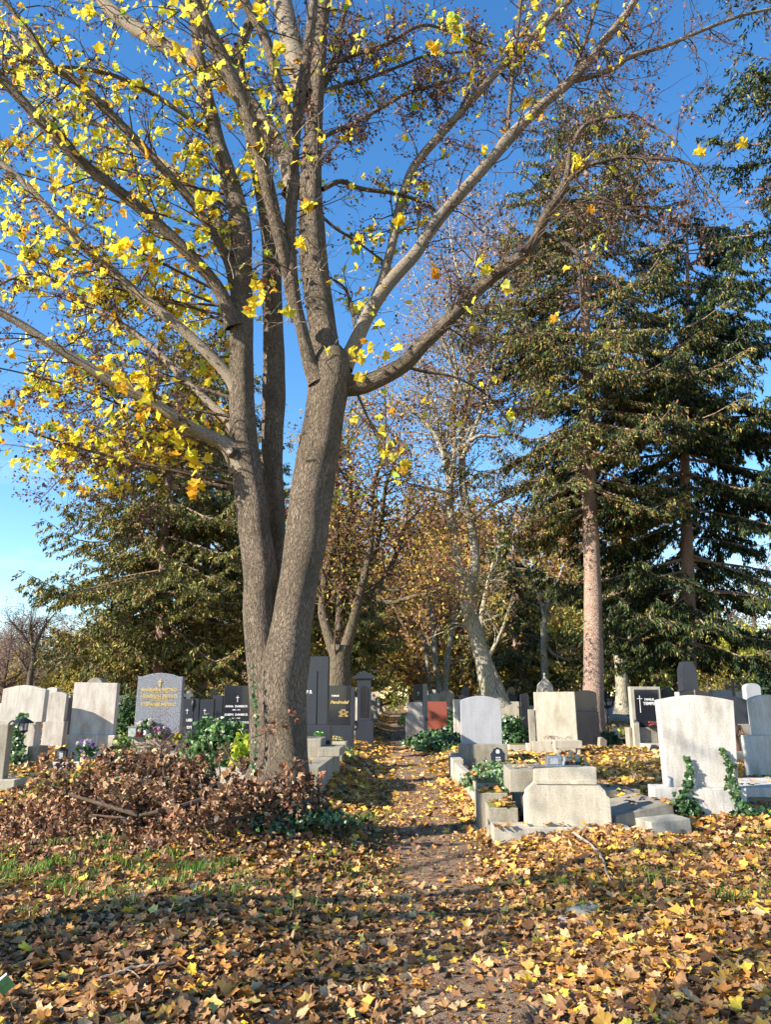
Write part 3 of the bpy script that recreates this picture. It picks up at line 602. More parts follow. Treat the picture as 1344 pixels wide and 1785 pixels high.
# ------------------------------------------------------------------ spruces
GREEN = [(.065, .10, .028), (.17, .18, .04), (.33, .28, .08), (.022, .04, .018), (.26, .14, .065)]
def spruce(name, base, label, H, r0, z0, Lmax, dens=1.0, wts=(3, 3, 2, 3, 1), tsize=.30, lean=(0, 0), seed=1, asym=0, group=None, peak=.25, az=None, hang=.9, cones=0, pw=.75, gap=1.0):
    global rng
    old = rng; rng = np.random.default_rng(seed)
    base = np.array([*base[:2], float(height(*base[:2])) - .03]); root = empty(name, base, label, 'tree', group)
    g = G(); zs = np.linspace(0, 1, 60); P = np.c_[base[0] + lean[0] * zs + .06 * np.sin(zs * 9), base[1] + lean[1] * zs, base[2] + H * zs]
    r = r0 * (1 - zs * .94) ** .9 * (1 + .55 * np.exp(-zs * H / .45)); tube(g, P, r, 22, .03); g.build('trunk', M['sbark'], root, smooth=True)
    gb, gn, gco = G(), G(), G(); NP, ND = [], []
    z = z0
    while z < H - .3:
        f = (z - z0) / (H - z0); Lz = Lmax * (min(1, .55 + f / peak * .45) if f < peak else ((1 - f) / (1 - peak)) ** pw)
        for _ in range(rng.integers(4, 7) if dens >= 1 else rng.integers(3, 5)):
            a = rng.random() * 6.283 if az is None else rng.normal(az[0], az[1])
            L = Lz * rng.uniform(.65, 1.15) * (1 + asym * math.cos(a)) + .25
            zz = z + rng.uniform(-.15, .15); t = zz / H; p0 = np.array([np.interp(t, zs, P[:, 0]), base[1] + lean[1] * t, base[2] + zz])
            d = np.array([math.cos(a), math.sin(a), 0]); sl = rng.uniform(-.12, .18) - .32 * (1 - f) 
            pts = np.array([p0, p0 + d * L * .33 + [0, 0, L * sl * .45], p0 + d * L * .7 + [0, 0, L * sl * .95], p0 + d * L + [0, 0, L * (sl * 1.0 + .10)]])
            S = spline(pts, 12); tube(gb, S, np.linspace(min(.05, r0 * .2) * (L / Lmax) + .008, .004, 12), 5, cap=False)
            side = np.array([-d[1], d[0], 0])
            nb = int(L * 4.5 * dens) + 2
            for q in range(nb):
                t = .15 + .85 * (q + rng.random()) / nb; k = min(int(t * 11), 10); c = S[k] + (S[k + 1] - S[k]) * (t * 11 - k)
                sg = rng.choice([-1, 1]); bl = L * .34 * (1.15 - t) * rng.uniform(.5, 1.2) + .18
                bd = norm(side * sg * .85 + d * .6 + [0, 0, -.25]); e = c + bd * bl + [0, 0, -bl * .25]
                tube(gb, np.array([c, (c + e) / 2 + [0, 0, .02], e]), [.006, .004, .002], 3, cap=False)
                m = max(6, int(bl * 84 * dens))
                tt = rng.random(m); pp = c + (e - c) * tt[:, None] + rng.normal(size=(m, 3)) * .035
                dd = norm(bd * .5 + rng.normal(size=(m, 3)) * .5 + np.array([0, 0, -hang])[None] * rng.uniform(.2, 1.3, (m, 1)))
                NP.append(pp); ND.append(dd)
                if rng.random() < .5: NP.append(c[None]); ND.append(norm(d + rng.normal(size=3) * .3)[None])
            NP.append(S[-3:]); ND.append(norm(np.tile(d, (3, 1)) + rng.normal(size=(3, 3)) * .25))
            if cones and f > .5 and rng.random() < cones:
                for _ in range(4):
                    c = S[rng.integers(5, 11)] + rng.normal(size=3) * .06; tube(gco, np.array([c, c - [0, 0, .06], c - [0, 0, .13], c - [0, 0, .16]]), [.014, .026, .02, .006], 6)
        z += rng.uniform(.24, .4) / (dens ** .5) * gap
    NP = np.concatenate(NP); ND = np.concatenate(ND); m = len(NP)
    T = needle_twig(); tint = mixcol(GREEN, wts, m, .22)
    place(gn, *T, NP, ND, rdir(m), tsize * .47 * (.5 + .8 * rng.random(m)), tint)
    tag(gb.build('branches', M['sbark'], root), kind='stuff'); tag(gn.build('crown', M['needle'], root), kind='stuff')
    if cones: tag(gco.build('cones', plainmat('cone', (.3, .17, .08), .8), root), kind='stuff')
    print(name, 'twigs', m); rng = old
    return root
def gx(px, Yq): return (W(px, 1250, Yq)[0], Yq)
spruce('spruce_tree', gx(1031, 22), 'tall spruce with a thick bare pinkish trunk and brownish crown, right of the leaning maple', 20.6, .30, 6.6, 4.2, 1.2, (3, 2.5, 1.2, 5, 2.4), .25, seed=3, lean=(1.0, 0), peak=.3, cones=.6, pw=.45, gap=1.4, hang=1.4)
spruce('spruce_tree', gx(1195, 24), 'dark dense spruce with drooping boughs behind the grave slabs at the right edge', 18.0, .26, 3.0, 5.4, 1.2, (2, .6, .3, 7, .3), .30, seed=5, lean=(1.6, 0), peak=.4, hang=2.2, gap=1.75, pw=.6)
spruce('spruce_tree', gx(268, 28), 'green spruce with wide low boughs behind the speckled gravestone, left of the big maple', 15.5, .25, 1.9, 4.9, 1.0, (3, 4, 3, 1.6, 1.6), .32, seed=8, peak=.3, cones=.6, gap=1.5, hang=1.2)
spruce('spruce_tree', gx(345, 31), 'olive spruce with a straight grey trunk just left of the big maple stems', 17.0, .24, 2.9, 4.2, 1.0, (3, 4, 3, 1.6, 2), .34, seed=9, peak=.3, gap=1.35, hang=1.2)
spruce('spruce_tree', gx(425, 38), 'distant spruce hidden behind the base of the big maple', 15.0, .24, 2.0, 4.0, .8, (3, 4, 2.5, 2, 1.5), .4, seed=10)
spruce('spruce_tree', gx(598, 30), 'small weeping spruce behind the forked dark tree left of the path', 6.6, .13, 2.4, 2.6, 1.1, (3, 4, 3.5, 1, 1), .34, seed=12, hang=1.6)
spruce('spruce_tree', gx(905, 40), 'weeping dark spruce between the leaning maple and the thick bare trunk', 10.5, .2, 1.2, 3.4, .9, (3, 2, 2, 4, 1.5), .42, seed=14, hang=1.5)
spruce('spruce_tree', gx(1110, 36), 'drooping spruce standing between the two large spruces on the right', 10, .2, 2.6, 3.6, .9, (3, 3, 2, 3, 1), .42, seed=15, hang=1.5)
# spruce just outside the frame, upper right, only its boughs reach in
spruce('spruce_tree', (8.9, 11.0), 'nearby spruce reaching dark boughs in from the top right corner', 17.0, .22, 9.6, 3.3, 1.5, (3, 1, .4, 5, .3), .2, seed=16, peak=.2, hang=.8, gap=1.3)

# ------------------------------------------------------------------ other traced broadleaf trees
def traced(name, label, basepx, Yq, paths, leafc, leafw, per, size, tw=3.0, L=1.3, bark='bbark', seedper=0, temps=None, lv=3, spread=.15, grow=None, t0=.15):
    b = W(basepx, 1250, Yq); root = empty(name, (b[0], Yq, float(height(b[0], Yq))), label, 'tree')
    gt = G(); nodes = []; first = True
    for px in paths:
        g = G(); d = rng.uniform(-1.2, 1.2) if not first else 0
        S, r = limb_from_px(g, px, Yq, Yq + d, 16, lump=.05, samp=.15, flare=.3 if first else 0, endr=1 if first else .25)
        if first: S2 = S.copy()
        g.build('trunk' if first else 'limb', M[bark], root, smooth=True)
        twigs_on(gt, S, r, tw if not first else tw * .3, L, lv, t0 if not first else .6, nodes=nodes, rmax=.03, kids=3, up=.4)
        first = False
    tag(gt.build('twigs', M['twig' if bark != 'pbark' else 'pbark'], root), kind='stuff')
    gl = G(); leaves_at(gl, nodes, per, size, leafc, leafw, spread, temps or SL)
    tag(gl.build('crown', M['leaf'], root), kind='stuff'); print(name, len(nodes))
    return root
RUST = [(.40, .20, .11), (.28, .15, .10), (.58, .34, .11), (.75, .55, .09), (.15, .09, .06), (.22, .25, .06)]
traced('maple_tree', 'slender forked maple with a leaning mossy trunk and thin reddish crown right of the path', 868, 23,
  [[(868, 1236, 46), (852, 1195, 38), (842, 1150, 34), (828, 1100, 30), (816, 1055, 30), (814, 1015, 28)],
   [(815, 1030, 22), (800, 985, 20), (792, 930, 18), (783, 880, 17), (784, 840, 15), (775, 790, 13), (765, 740, 10), (750, 690, 8), (735, 640, 5), (720, 580, 3)],
   [(816, 1030, 20), (828, 985, 19), (824, 930, 18), (812, 880, 17), (806, 830, 15), (806, 770, 13), (812, 700, 11), (820, 640, 10), (822, 570, 8), (815, 500, 6), (822, 420, 4)],
   [(784, 850, 12), (792, 790, 11), (790, 720, 10), (795, 650, 8), (785, 580, 6), (775, 500, 4)],
   [(775, 800, 10), (760, 760, 9), (735, 730, 7), (700, 700, 5), (670, 680, 3)],
   [(806, 800, 9), (830, 740, 8), (850, 680, 7), (865, 600, 5), (870, 520, 3)],
   [(824, 905, 8), (850, 885, 7), (880, 870, 6), (920, 855, 4)],
   [(812, 700, 8), (790, 640, 7), (770, 590, 6), (740, 540, 4), (720, 470, 3)],
   [(820, 600, 7), (850, 540, 6), (880, 480, 4), (900, 420, 3)], [(815, 520, 5), (790, 440, 4), (780, 360, 3)], [(784, 860, 8), (740, 850, 6), (700, 840, 4)],
   [(806, 780, 9), (835, 760, 7), (870, 760, 5), (905, 745, 3)], [(822, 560, 6), (840, 470, 5), (850, 380, 3)]],
  RUST, [3, 3, 1.5, 1.2, 2, .5], 2.6, .085, 7.5, 1.7, 'pbark')
traced('dark_tree', 'forked dark trunked tree left of the path behind the black gravestone', 590, 21,
  [[(592, 1235, 46), (592, 1190, 44), (592, 1150, 42), (594, 1125, 44)],
   [(585, 1140, 26), (572, 1105, 22), (562, 1060, 18), (568, 1000, 14), (584, 950, 13), (588, 900, 12), (584, 850, 11), (592, 800, 9), (600, 740, 6)],
   [(600, 1140, 26), (614, 1090, 20), (625, 1045, 18), (636, 1000, 15), (646, 950, 13), (652, 900, 12), (650, 850, 10), (668, 790, 8), (672, 720, 6), (668, 640, 4)],
   [(628, 1040, 12), (650, 1030, 11), (675, 1000, 10), (695, 955, 9), (705, 920, 8), (730, 890, 6), (750, 860, 4)],
   [(636, 1000, 10), (655, 960, 9), (665, 910, 9), (672, 850, 7), (690, 800, 5), (700, 740, 3)],
   [(646, 1040, 9), (680, 1050, 9), (720, 1040, 8), (760, 1030, 6), (790, 1012, 4)],
   [(590, 1100, 14), (592, 1040, 12), (598, 980, 11), (606, 910, 10), (612, 840, 8), (606, 770, 6), (615, 700, 4)],
   [(655, 1020, 8), (690, 1030, 7), (730, 1005, 6), (770, 980, 4)], [(566, 1010, 10), (552, 960, 9), (545, 900, 8), (555, 830, 6), (560, 760, 4)]],
  RUST, [3, 2, 2.5, 3, 1, 2], 2.6, .09, 8.5, 1.6)
traced('forked_tree', 'stout forked tree with dark lower trunk standing behind the thick spruce trunk', 1085, 34,
  [[(1086, 1245, 32), (1085, 1200, 26), (1083, 1160, 24), (1082, 1140, 26)], [(1078, 1145, 16), (1066, 1110, 13), (1058, 1070, 10), (1040, 1020, 7), (1030, 960, 4)], [(1088, 1145, 16), (1100, 1105, 14), (1115, 1060, 10), (1130, 1000, 8), (1135, 930, 5)], [(1075, 1130, 12), (1080, 1080, 10), (1085, 1020, 7), (1080, 960, 4)], [(1100, 1100, 10), (1125, 1085, 8), (1150, 1040, 5)]],
  RUST, [4, 2, 3, 1, 1, .5], 1.6, .12, 4, 1.6, 'pbark')
traced('pale_tree', 'pale slim tree with a bent limb behind the white carved headstone', 950, 37,
  [[(952, 1240, 20), (951, 1180, 15), (948, 1130, 13), (950, 1080, 11), (956, 1050, 9), (970, 1020, 6), (985, 980, 4)], [(949, 1120, 8), (965, 1140, 6), (990, 1150, 5), (1015, 1150, 3)], [(951, 1080, 8), (940, 1040, 6), (925, 1000, 4)]],
  RUST, [3, 2, 3, 3, 1, 2], 1.6, .12, 4, 1.6, 'pbark')
traced('multi_stem_tree', 'cluster of three pale leaning trunks right of the path behind the red gravestone', 765, 36,
  [[(768, 1240, 20), (766, 1200, 15), (760, 1160, 12), (756, 1110, 9), (750, 1050, 6), (745, 980, 3)], [(774, 1240, 18), (776, 1195, 13), (780, 1150, 11), (790, 1090, 8), (800, 1030, 5)], [(752, 1230, 10), (748, 1180, 8), (742, 1130, 7), (735, 1070, 4)]],
  [(.5, .28, .06), (.35, .16, .06), (.62, .45, .06), (.2, .11, .06)], [3, 3, 2, 2], 2.3, .15, 2.2, 1.5, 'pbark')
traced('leaning_tree', 'grey leaning trunk just behind the mossy forked maple', 878, 30,
  [[(882, 1240, 26), (868, 1195, 20), (850, 1150, 17), (838, 1100, 13), (846, 1040, 9), (860, 980, 6)], [(850, 1150, 9), (875, 1100, 7), (890, 1050, 4)]],
  RUST, [3, 2, 3, 3, 1, 2], 1.6, .12, 4, 1.6, 'pbark')
traced('bare_tree', 'bare dark spreading tree at the far left above the white gravestones', 52, 55,
  [[(50, 1215, 14), (52, 1180, 11), (58, 1150, 10), (55, 1125, 9)], [(55, 1135, 8), (40, 1110, 6), (20, 1085, 4), (8, 1065, 2)], [(58, 1130, 8), (72, 1100, 6), (90, 1075, 4), (105, 1060, 2)], [(56, 1120, 6), (52, 1090, 5), (58, 1070, 3)], [(50, 1175, 6), (35, 1150, 4), (20, 1130, 2)]],
  [(.25, .17, .16), (.18, .12, .12)], [1, 1], 1.5, .09, 9, 2.0)
traced('bare_tree', 'bare two stemmed tree behind the white stained gravestone', 165, 48,
  [[(166, 1225, 14), (166, 1180, 12), (170, 1150, 9), (178, 1120, 6), (188, 1085, 4)], [(164, 1170, 8), (155, 1130, 6), (152, 1090, 4), (145, 1050, 2)], [(170, 1150, 5), (190, 1130, 4), (205, 1110, 2)]],
  [(.25, .2, .08), (.18, .12, .08)], [1, 1], .8, .11, 8, 2.0)

# ------------------------------------------------------------------ background trees: five kinds, then copies
def template_tree(name, label, H, r0, leafc, leafw, per, size, spreadang=.55, bark='bbark', lv=3, crown0=.3, seed=1, group=None, lspread=.3):
    global rng
    old = rng; rng = np.random.default_rng(seed)
    root = empty(name, (0, 0, 0), label, 'tree', group)
    g, gt = G(), G(); nodes = []
    zs = np.linspace(0, 1, 14); P = np.c_[.25 * np.sin(zs * 3) * H * .05, .2 * np.sin(zs * 4 + 1) * H * .05, zs * H * .8 - .1]
    r = r0 * (1 - .85 * zs) * (1 + .5 * np.exp(-zs * 14)); tube(g, P, r, 10, .06)
    for _ in range(int(9 + H)):
        t = rng.uniform(crown0, .98); k = int(t * 13); a = rng.random() * 6.28; L = H * (.42 - .22 * t) * rng.uniform(.7, 1.2)
        d = np.array([math.cos(a), math.sin(a), rng.uniform(.3, 1.1)]) * np.array([spreadang / .55, spreadang / .55, 1])
        q = twig(g, P[k], d, L, max(r[k] * .55, .02), 8, .16, .04, 6)
        twigs_on(gt, q, np.linspace(r[k] * .5, .01, 9), 3.2, H * .13, lv, .15, nodes=nodes, rmax=.02, kids=3, up=.3)
    g.build('trunk', M[bark], root, smooth=True); tag(gt.build('twigs', M['twig'], root), kind='stuff')
    gl = G(); leaves_at(gl, nodes, per, size, leafc, leafw, lspread, [quad_leaf(), simple_leaf()], jit=.25)
    tag(gl.build('crown', M['leaf'], root), kind='stuff'); print(name, len(nodes)); rng = old
    return root
GOLD = [(.60, .50, .11), (.42, .39, .11), (.70, .55, .09), (.24, .25, .07), (.5, .31, .1)]
kinds = {
 'gold': template_tree('golden_tree', '', 9, .22, GOLD, [3, 3, 2, 2, 1.5], 1.9, .24, seed=21, crown0=.12),
 'rust': template_tree('rust_brown_tree', '', 12, .25, RUST, [3, 2, 3, 2, 1, 1.5], 1.3, .24, seed=22, crown0=.2),
 'bare': template_tree('bare_brown_tree', '', 10, .22, [(.30, .20, .17), (.22, .15, .13), (.40, .27, .2)], [2, 2, 1], 2.4, .12, seed=23, crown0=.15, lspread=.25),
 'lime': template_tree('yellow_green_tree', '', 8, .18, [(.42, .46, .08), (.30, .36, .06), (.62, .55, .08), (.15, .2, .04)], [3, 3, 2, 2], 1.9, .22, seed=24, crown0=.08),
}
kinds['open'] = template_tree('open_tree', '', 12, .2, [(.30, .20, .10), (.5, .36, .08)], [2, 1], .22, .12, seed=31, crown0=.25, lv=2, lspread=.15)
for q, (px, Yq, s) in enumerate([(x, 165 + (x * 7) % 40, 1.7 + (x % 3) * .2) for x in range(-20, 1420, 42)]): pass
txt = {'open': ('half bare tree outside the left edge of the photo, nearest the big maple', 'trees outside the frame'), 'gold': ('golden olive leaved tree in the background tree line', 'golden trees in the background'), 'rust': ('half bare rust brown tree in the background behind the graves', 'rust brown trees in the background'),
       'bare': ('bare purplish brown tree in the far background', 'bare trees in the background'), 'lime': ('bright yellow green tree in the background beyond the graves', 'yellow green trees in the background')}
used = {}
def bg(kind, px, Yq, s=1.0, sx=1.0):
    if 480 < px < 1080 and Yq < 140: s *= 1.3
    x = W(px, 1250, Yq)[0]; loc = (x, Yq, float(height(x, Yq)) - .1); rz = rng.random() * 6.28
    root = kinds[kind]
    if kind not in used:
        used[kind] = 1; root.location = loc; root.rotation_euler = (0, 0, rz); root.scale = (s * sx, s * sx, s); root['label'], root['group'] = txt[kind]
    else: dup(root, loc, (0, 0, rz), (s * sx, s * sx, s), *txt[kind])
for args in [('rust', 765, 50, 1.05), ('gold', 560, 40, .8), ('gold', 905, 42, .8), ('bare', 0, 60, .85), ('bare', 60, 68, .95), ('bare', 150, 72, 1.0), ('bare', 35, 100, 1.4), ('bare', 110, 105, 1.4), ('gold', 40, 75, .8), ('bare', -20, 70, .9), ('bare', 20, 85, 1.1), ('bare', 95, 80, 1.05), ('bare', 130, 65, .8), ('gold', 118, 60, .5), ('gold', 80, 62, .45), ('bare', 180, 90, 1.1), ('gold', 205, 55, .6), ('gold', 15, 66, .5),
             ('rust', 230, 70, .8), ('gold', 310, 60, .7), ('rust', 370, 50, .8), ('gold', 400, 62, .9), ('gold', 450, 58, .8), ('rust', 500, 55, 1.0), ('gold', 540, 48, .75), ('rust', 560, 62, 1.2), ('gold', 628, 60, .95), ('lime', 655, 78, 1.1),
             ('rust', 605, 80, 1.3), ('gold', 632, 110, 1.6), ('rust', 760, 95, 1.6), ('gold', 720, 66, 1.0), ('rust', 742, 56, 1.1), ('gold', 800, 50, .75), ('rust', 820, 62, 1.2), ('rust', 860, 48, .95), ('rust', 760, 75, 1.4),
             ('gold', 905, 66, 1.0), ('rust', 945, 56, 1.1), ('gold', 990, 50, .75), ('lime', 935, 62, .7), ('rust', 1020, 60, 1.1), ('gold', 1060, 64, .9), ('gold', 1130, 50, .75), ('lime', 1165, 44, .5), ('rust', 1120, 70, 1.2), ('gold', 1180, 66, 1.0),
             ('rust', 1210, 58, .9), ('gold', 1240, 48, .62), ('lime', 1270, 56, .85), ('lime', 1315, 50, .8), ('gold', 1300, 68, .9), ('bare', 1330, 60, 1.5), ('lime', 1380, 55, .9), ('bare', 1290, 85, 1.6), ('gold', 1365, 46, .5), ('gold', 645, 95, 1.7), ('gold', 735, 80, 1.3), ('lime', 800, 70, 1.2), ('gold', 770, 60, 1.0), ('gold', 845, 56, 1.0), ('gold', 580, 52, .9), ('rust', 530, 46, .9), ('gold', 930, 54, .9), ('rust', 650, 130, 1.8), ('rust', 735, 125, 1.7), ('rust', 950, 75, 1.4), ('gold', 1035, 72, 1.1), ('gold', 330, 48, .6), ('gold', 480, 70, 1.1)]:
    bg(*args)
for x in range(-30, 1400, 40): bg(('gold', 'bare', 'rust')[(x // 40) % 3], x, 150 + (x * 7) % 50, 1.5 + (x % 3) * .15, 1.3)

# half bare trees standing behind and left of the camera: they throw the dappled shade
kinds['open'].location = (-10.5, 1.5, float(height(-10.5, 1.5)) - .1); kinds['open']['label'], kinds['open']['group'] = txt['open']
for (kd, x, y, s, lab) in [('open', -9.6, -2.4, 1.0, 'half bare tree outside the left edge of the photo, beside the camera'), ('open', -14.5, -4.5, 1.3, 'half bare tree outside the photo, farthest behind the camera')]:
    dup(kinds[kd], (x, y, float(height(x, y)) - .1), (0, 0, rng.random() * 6), (s, s, s), lab, 'trees outside the frame')
# ------------------------------------------------------------------ graves: tools
def outline(kind, w, h):
    a = w / 2
    if kind == 'flat': return [(-a, 0), (a, 0), (a, h), (-a, h)]
    if kind == 'arch':
        p = [(-a, 0), (a, 0)]; return p + [(a * math.cos(t), h - w * .10 + w * .10 * math.sin(t)) if 0 else (a - w * q, h - .11 * w * (2 * q - 1) ** 2) for q in np.linspace(0, 1, 17) for t in [0]]
    if kind == 'shoulder':
        return [(-a, 0), (a, 0), (a * .99, h - .075 * w)] + [(a * .8 - w * .8 * q, h - .08 * w * (2 * q - 1) ** 2) for q in np.linspace(0, 1, 15)] + [(-a * .99, h - .075 * w)]
    if kind == 'peak': return [(-a, 0), (a, 0), (a, h - .10 * w), (a * .35, h - .02 * w), (0, h), (-a * .35, h - .02 * w), (-a, h - .10 * w)]
    if kind == 'round': return [(-a, 0), (a, 0)] + [(a * math.cos(t), h - a + a * math.sin(t)) for t in np.linspace(0, math.pi, 17)]
    if kind == 'tall_round': return [(-a, 0), (a, 0)] + [(a * math.cos(t), h - a * .6 + a * .6 * math.sin(t)) for t in np.linspace(0, math.pi, 15)]
    if kind == 'taper': return [(-a, 0), (a, 0), (a * .86, h * .9), (a * .5, h), (-a * .5, h), (-a * .86, h * .9)]
    if kind == 'wide_top': return [(-a * .93, 0), (a * .93, 0)] + [(a - w * q, h - .07 * w * abs(2 * q - 1) ** 1.6) for q in np.linspace(0, 1, 15)]
    if kind == 'rough': 
        t = np.linspace(0, math.pi, 14); return [(-a, 0), (a, 0)] + [(a * math.cos(q) * (1 + .1 * math.sin(q * 7)), h * .45 + h * .55 * math.sin(q) * (1 + .07 * math.sin(q * 9))) for q in t]
    if kind == 'notch': return [(-a, 0), (a, 0), (a * 1.0, h * .48), (a * .93, h * .52), (a * .90, h * .60), (a * .77, h * .70), (a * .72, h * .74), (a * .72, h), (-a * .72, h), (-a * .74, h * .74), (-a * .79, h * .70), (-a * .95, h * .60), (-a * .97, h * .52), (-a * 1.0, h * .48)]
    if kind == 'ogee': return [(-a, 0), (a, 0), (a, h * .62), (a * .92, h * .74), (a * .5, h * .86), (a * .2, h * .93), (0, h), (-a * .2, h * .93), (-a * .5, h * .86), (-a * .92, h * .74), (-a, h * .62)]
def prism(g, ol, t, off=(0, 0, 0), back=1.0):
    ol = np.array(ol); n = len(ol); o = np.array(off)
    f = np.c_[ol[:, 0], np.zeros(n), ol[:, 1]] + o; b = np.c_[ol[:, 0] * back, np.full(n, t), ol[:, 1]] + o
    k = np.arange(n); q = np.stack([(k + 1) % n, k, n + k, n + (k + 1) % n], 1)
    g.add(np.vstack([f, b]), [k[None], (n + k)[::-1][None], q])
def box(g, x0, x1, y0, y1, z0, z1): prism(g, [(x0, z0), (x1, z0), (x1, z1), (x0, z1)], y1 - y0, (0, y0, 0))
def part(root, name, mat, fn, bevel=.006, smooth=False):
    g = G(); fn(g); return g.build(name, M[mat], root, smooth, bevel, world=False)
def text(root, lines, mat='gold', y=-.003, shear=0.0, name='lettering', parent=None):
    """lines: (string, x, z, size)"""
    V, Fc = [], []; n = 0
    for s, x, z, size in lines:
        cu = bpy.data.curves.new('t', 'FONT'); cu.body = s; cu.size = size; cu.align_x = 'CENTER'; cu.extrude = .0015; cu.shear = shear; cu.resolution_u = 2; cu.offset = size * .03
        o = bpy.data.objects.new('t', cu); COL.objects.link(o); dg = bpy.context.evaluated_depsgraph_get()
        me = bpy.data.meshes.new_from_object(o.evaluated_get(dg))
        for v in me.vertices: V.append((v.co.x + x, y - v.co.z, v.co.y + z))
        for p in me.polygons: Fc.append([n + q for q in p.vertices])
        n += len(me.vertices); bpy.data.objects.remove(o); bpy.data.meshes.remove(me); bpy.data.curves.remove(cu)
    me = bpy.data.meshes.new(name); me.from_pydata(V, [], Fc); me.materials.append(M[mat])
    o = bpy.data.objects.new(name, me); COL.objects.link(o); o.parent = parent or root; return o
def cross(root, x, z, h, w, t=.012, mat='wpaint', y=-.004, name='cross_emblem', bar=.7, d=.006):
    g = G(); box(g, x - t / 2, x + t / 2, y - d, y, z, z + h); box(g, x - w / 2, x + w / 2, y - d - .002, y - .001, z + h * bar - t / 2, z + h * bar + t / 2)
    return g.build(name, M[mat], root, world=False)
def px_root(name, label, x0, x1, py_base, cat='gravestone', Yq=None, rz=0, lean=0, side=0, group=None):
    """empty at the front base centre; returns root and metres per photo pixel there"""
    xc = (x0 + x1) / 2
    p = hit(xc, py_base) if Yq is None else W(xc, py_base, Yq)
    p = np.array([p[0], p[1], float(height(p[0], p[1])) - .02])
    return empty(name, p, label, cat, group, (lean, side, rz)), mpp(p)
def zof(root, py): return W(672, py, root.location[1])[2] - root.location[2]
def stone(label, x0, x1, ptop, pbase, kind, mat, Yq=None, t=.16, base=None, bmat=None, rz=0, lean=0, side=0, name='gravestone', bevel=.008, sub=None, group=None):
    """base: list of (x0, x1, ptop) plinths from the ground up, each wider than the slab"""
    kf = (pbase + 4672) / (ptop + 4672); x0, x1 = [672 + (q - 672) * kf for q in (x0, x1)]
    if base: base = [tuple(672 + (q - 672) * (pbase + 4672) / (b_[2] + 4672) for q in b_[:2]) + (b_[2],) for b_ in base]
    root, m = px_root(name, label, x0, x1, pbase, Yq=Yq, rz=rz, lean=lean, side=side, group=group)
    xc = (x0 + x1) / 2; z = 0; dep = t
    for i, (a, b, pt) in enumerate(base or []):
        zt = zof(root, pt); ex = .06 * (len(base) - i)
        part(root, 'plinth', bmat or mat, lambda g: box(g, (a - xc) * m, (b - xc) * m, -ex, t + ex, z - (.15 if i == 0 else 0), zt), .01)
        z = zt
    h = zof(root, ptop) - z
    ol = [(x, q + z) for x, q in outline(kind, (x1 - x0) * m, h)]
    if not base: ol = [(x, q if q > z + .001 else -.15) for x, q in ol]
    part(root, 'slab', mat, lambda g: prism(g, ol, t), bevel)
    return root, m, z, h

# ------------------------------------------------------------------ right side graves
# front headstone seen from the back
r1, m = px_root('gravestone', 'large beige notched headstone with sloping shoulders, nearest one right of the path', 915, 1068, 1447, rz=R(-3))
XC = 992; zq = lambda py: zof(r1, py)
part(r1, 'slab', 'granite_beige', lambda g: prism(g, [(x, z + .05) for x, z in outline('notch', 152 * m, zq(1337) - .05)], .16, back=.97), .012)
part(r1, 'moulding', 'granite_beige', lambda g: prism(g, [(x * 1.0, z) for x, z in [(-74 * m * .72, zq(1367)), (74 * m * .72, zq(1367)), (74 * m * .73, zq(1360)), (-74 * m * .73, zq(1360))]], .19, (0, -.012, 0)), .003)
part(r1, 'plinth', 'concrete_lt', lambda g: box(g, -.82, .66, -.06, .30, -.25, .055), .012)
g0 = empty('grave_border', (r1.location[0], r1.location[1], r1.location[2]), 'stepped concrete grave kerb with mossy tops beside the path, left of the notched headstone', 'grave border', rot=(0, 0, R(-3)))
for (a, b, y0, y1, z0, z1, tp) in [(-.84, -.50, .32, .80, -.3, .20, 1), (-.92, -.56, .82, 1.30, -.3, .30, 1), (-.90, -.62, 1.32, 1.95, -.3, .36, 1), (-.42, .5, 1.55, 1.75, -.3, .34, 0)]:
    bo = part(g0, 'kerb_block', 'concrete', lambda g: box(g, a, b, y0, y1, z0, z1), .012)
    if tp:
        gm = G(); n = 9; xx, yy = np.meshgrid(np.linspace(a + .02, b - .02, n), np.linspace(y0 + .02, y1 - .02, n)); ed = np.minimum(np.minimum(xx - a, b - xx), np.minimum(yy - y0, y1 - yy))
        zz = z1 + .002 + np.clip(ed - .02, 0, .08) * .35 + .006 * np.sin(xx * 60 + yy * 40)
        ii = np.arange(n - 1)[:, None] * n; jj = np.arange(n - 1)[None]
        gm.add(np.c_[xx.ravel(), yy.ravel(), zz.ravel()], [np.stack([ii + jj, ii + jj + 1, ii + n + jj + 1, ii + n + jj], -1).reshape(-1, 4)])
        gm.build('moss', M['moss'], bo, True, world=False)
s0 = empty('stone_ledge', (r1.location[0] - .55, r1.location[1] + .10, r1.location[2]), 'thick grey concrete ledge block sticking out left of the notched headstone top', 'stone block', rot=(0, 0, R(-3)))
part(s0, 'block', 'concrete', lambda g: box(g, -.04, .40, .15, .95, .38, .62), .01); part(s0, 'support', 'darkgrey', lambda g: box(g, .16, .44, .25, .85, -.3, .375), .006)
# little lantern on it
lr = empty('grave_lantern', (r1.location[0] - .11, r1.location[1] + .06, r1.location[2] + zq(1337) + .004), 'small rounded tin grave lantern standing on top of the notched headstone', 'lantern')
part(lr, 'base', 'tin', lambda g: box(g, -.105, .105, -.05, .09, 0, .014), .003)
part(lr, 'body', 'tin', lambda g: prism(g, [(x, z + .014) for x, z in [(-.08, 0), (.08, 0), (.08, .075), (.062, .10), (-.062, .10), (-.08, .075)]], .12, (0, -.03, 0)), .008)
part(lr, 'window', 'glass', lambda g: box(g, -.042, .042, -.034, -.031, .025, .085), 0)
part(lr, 'tray', 'tin', lambda g: box(g, -.28, .30, -.06, .09, -.001, .0065), 0)
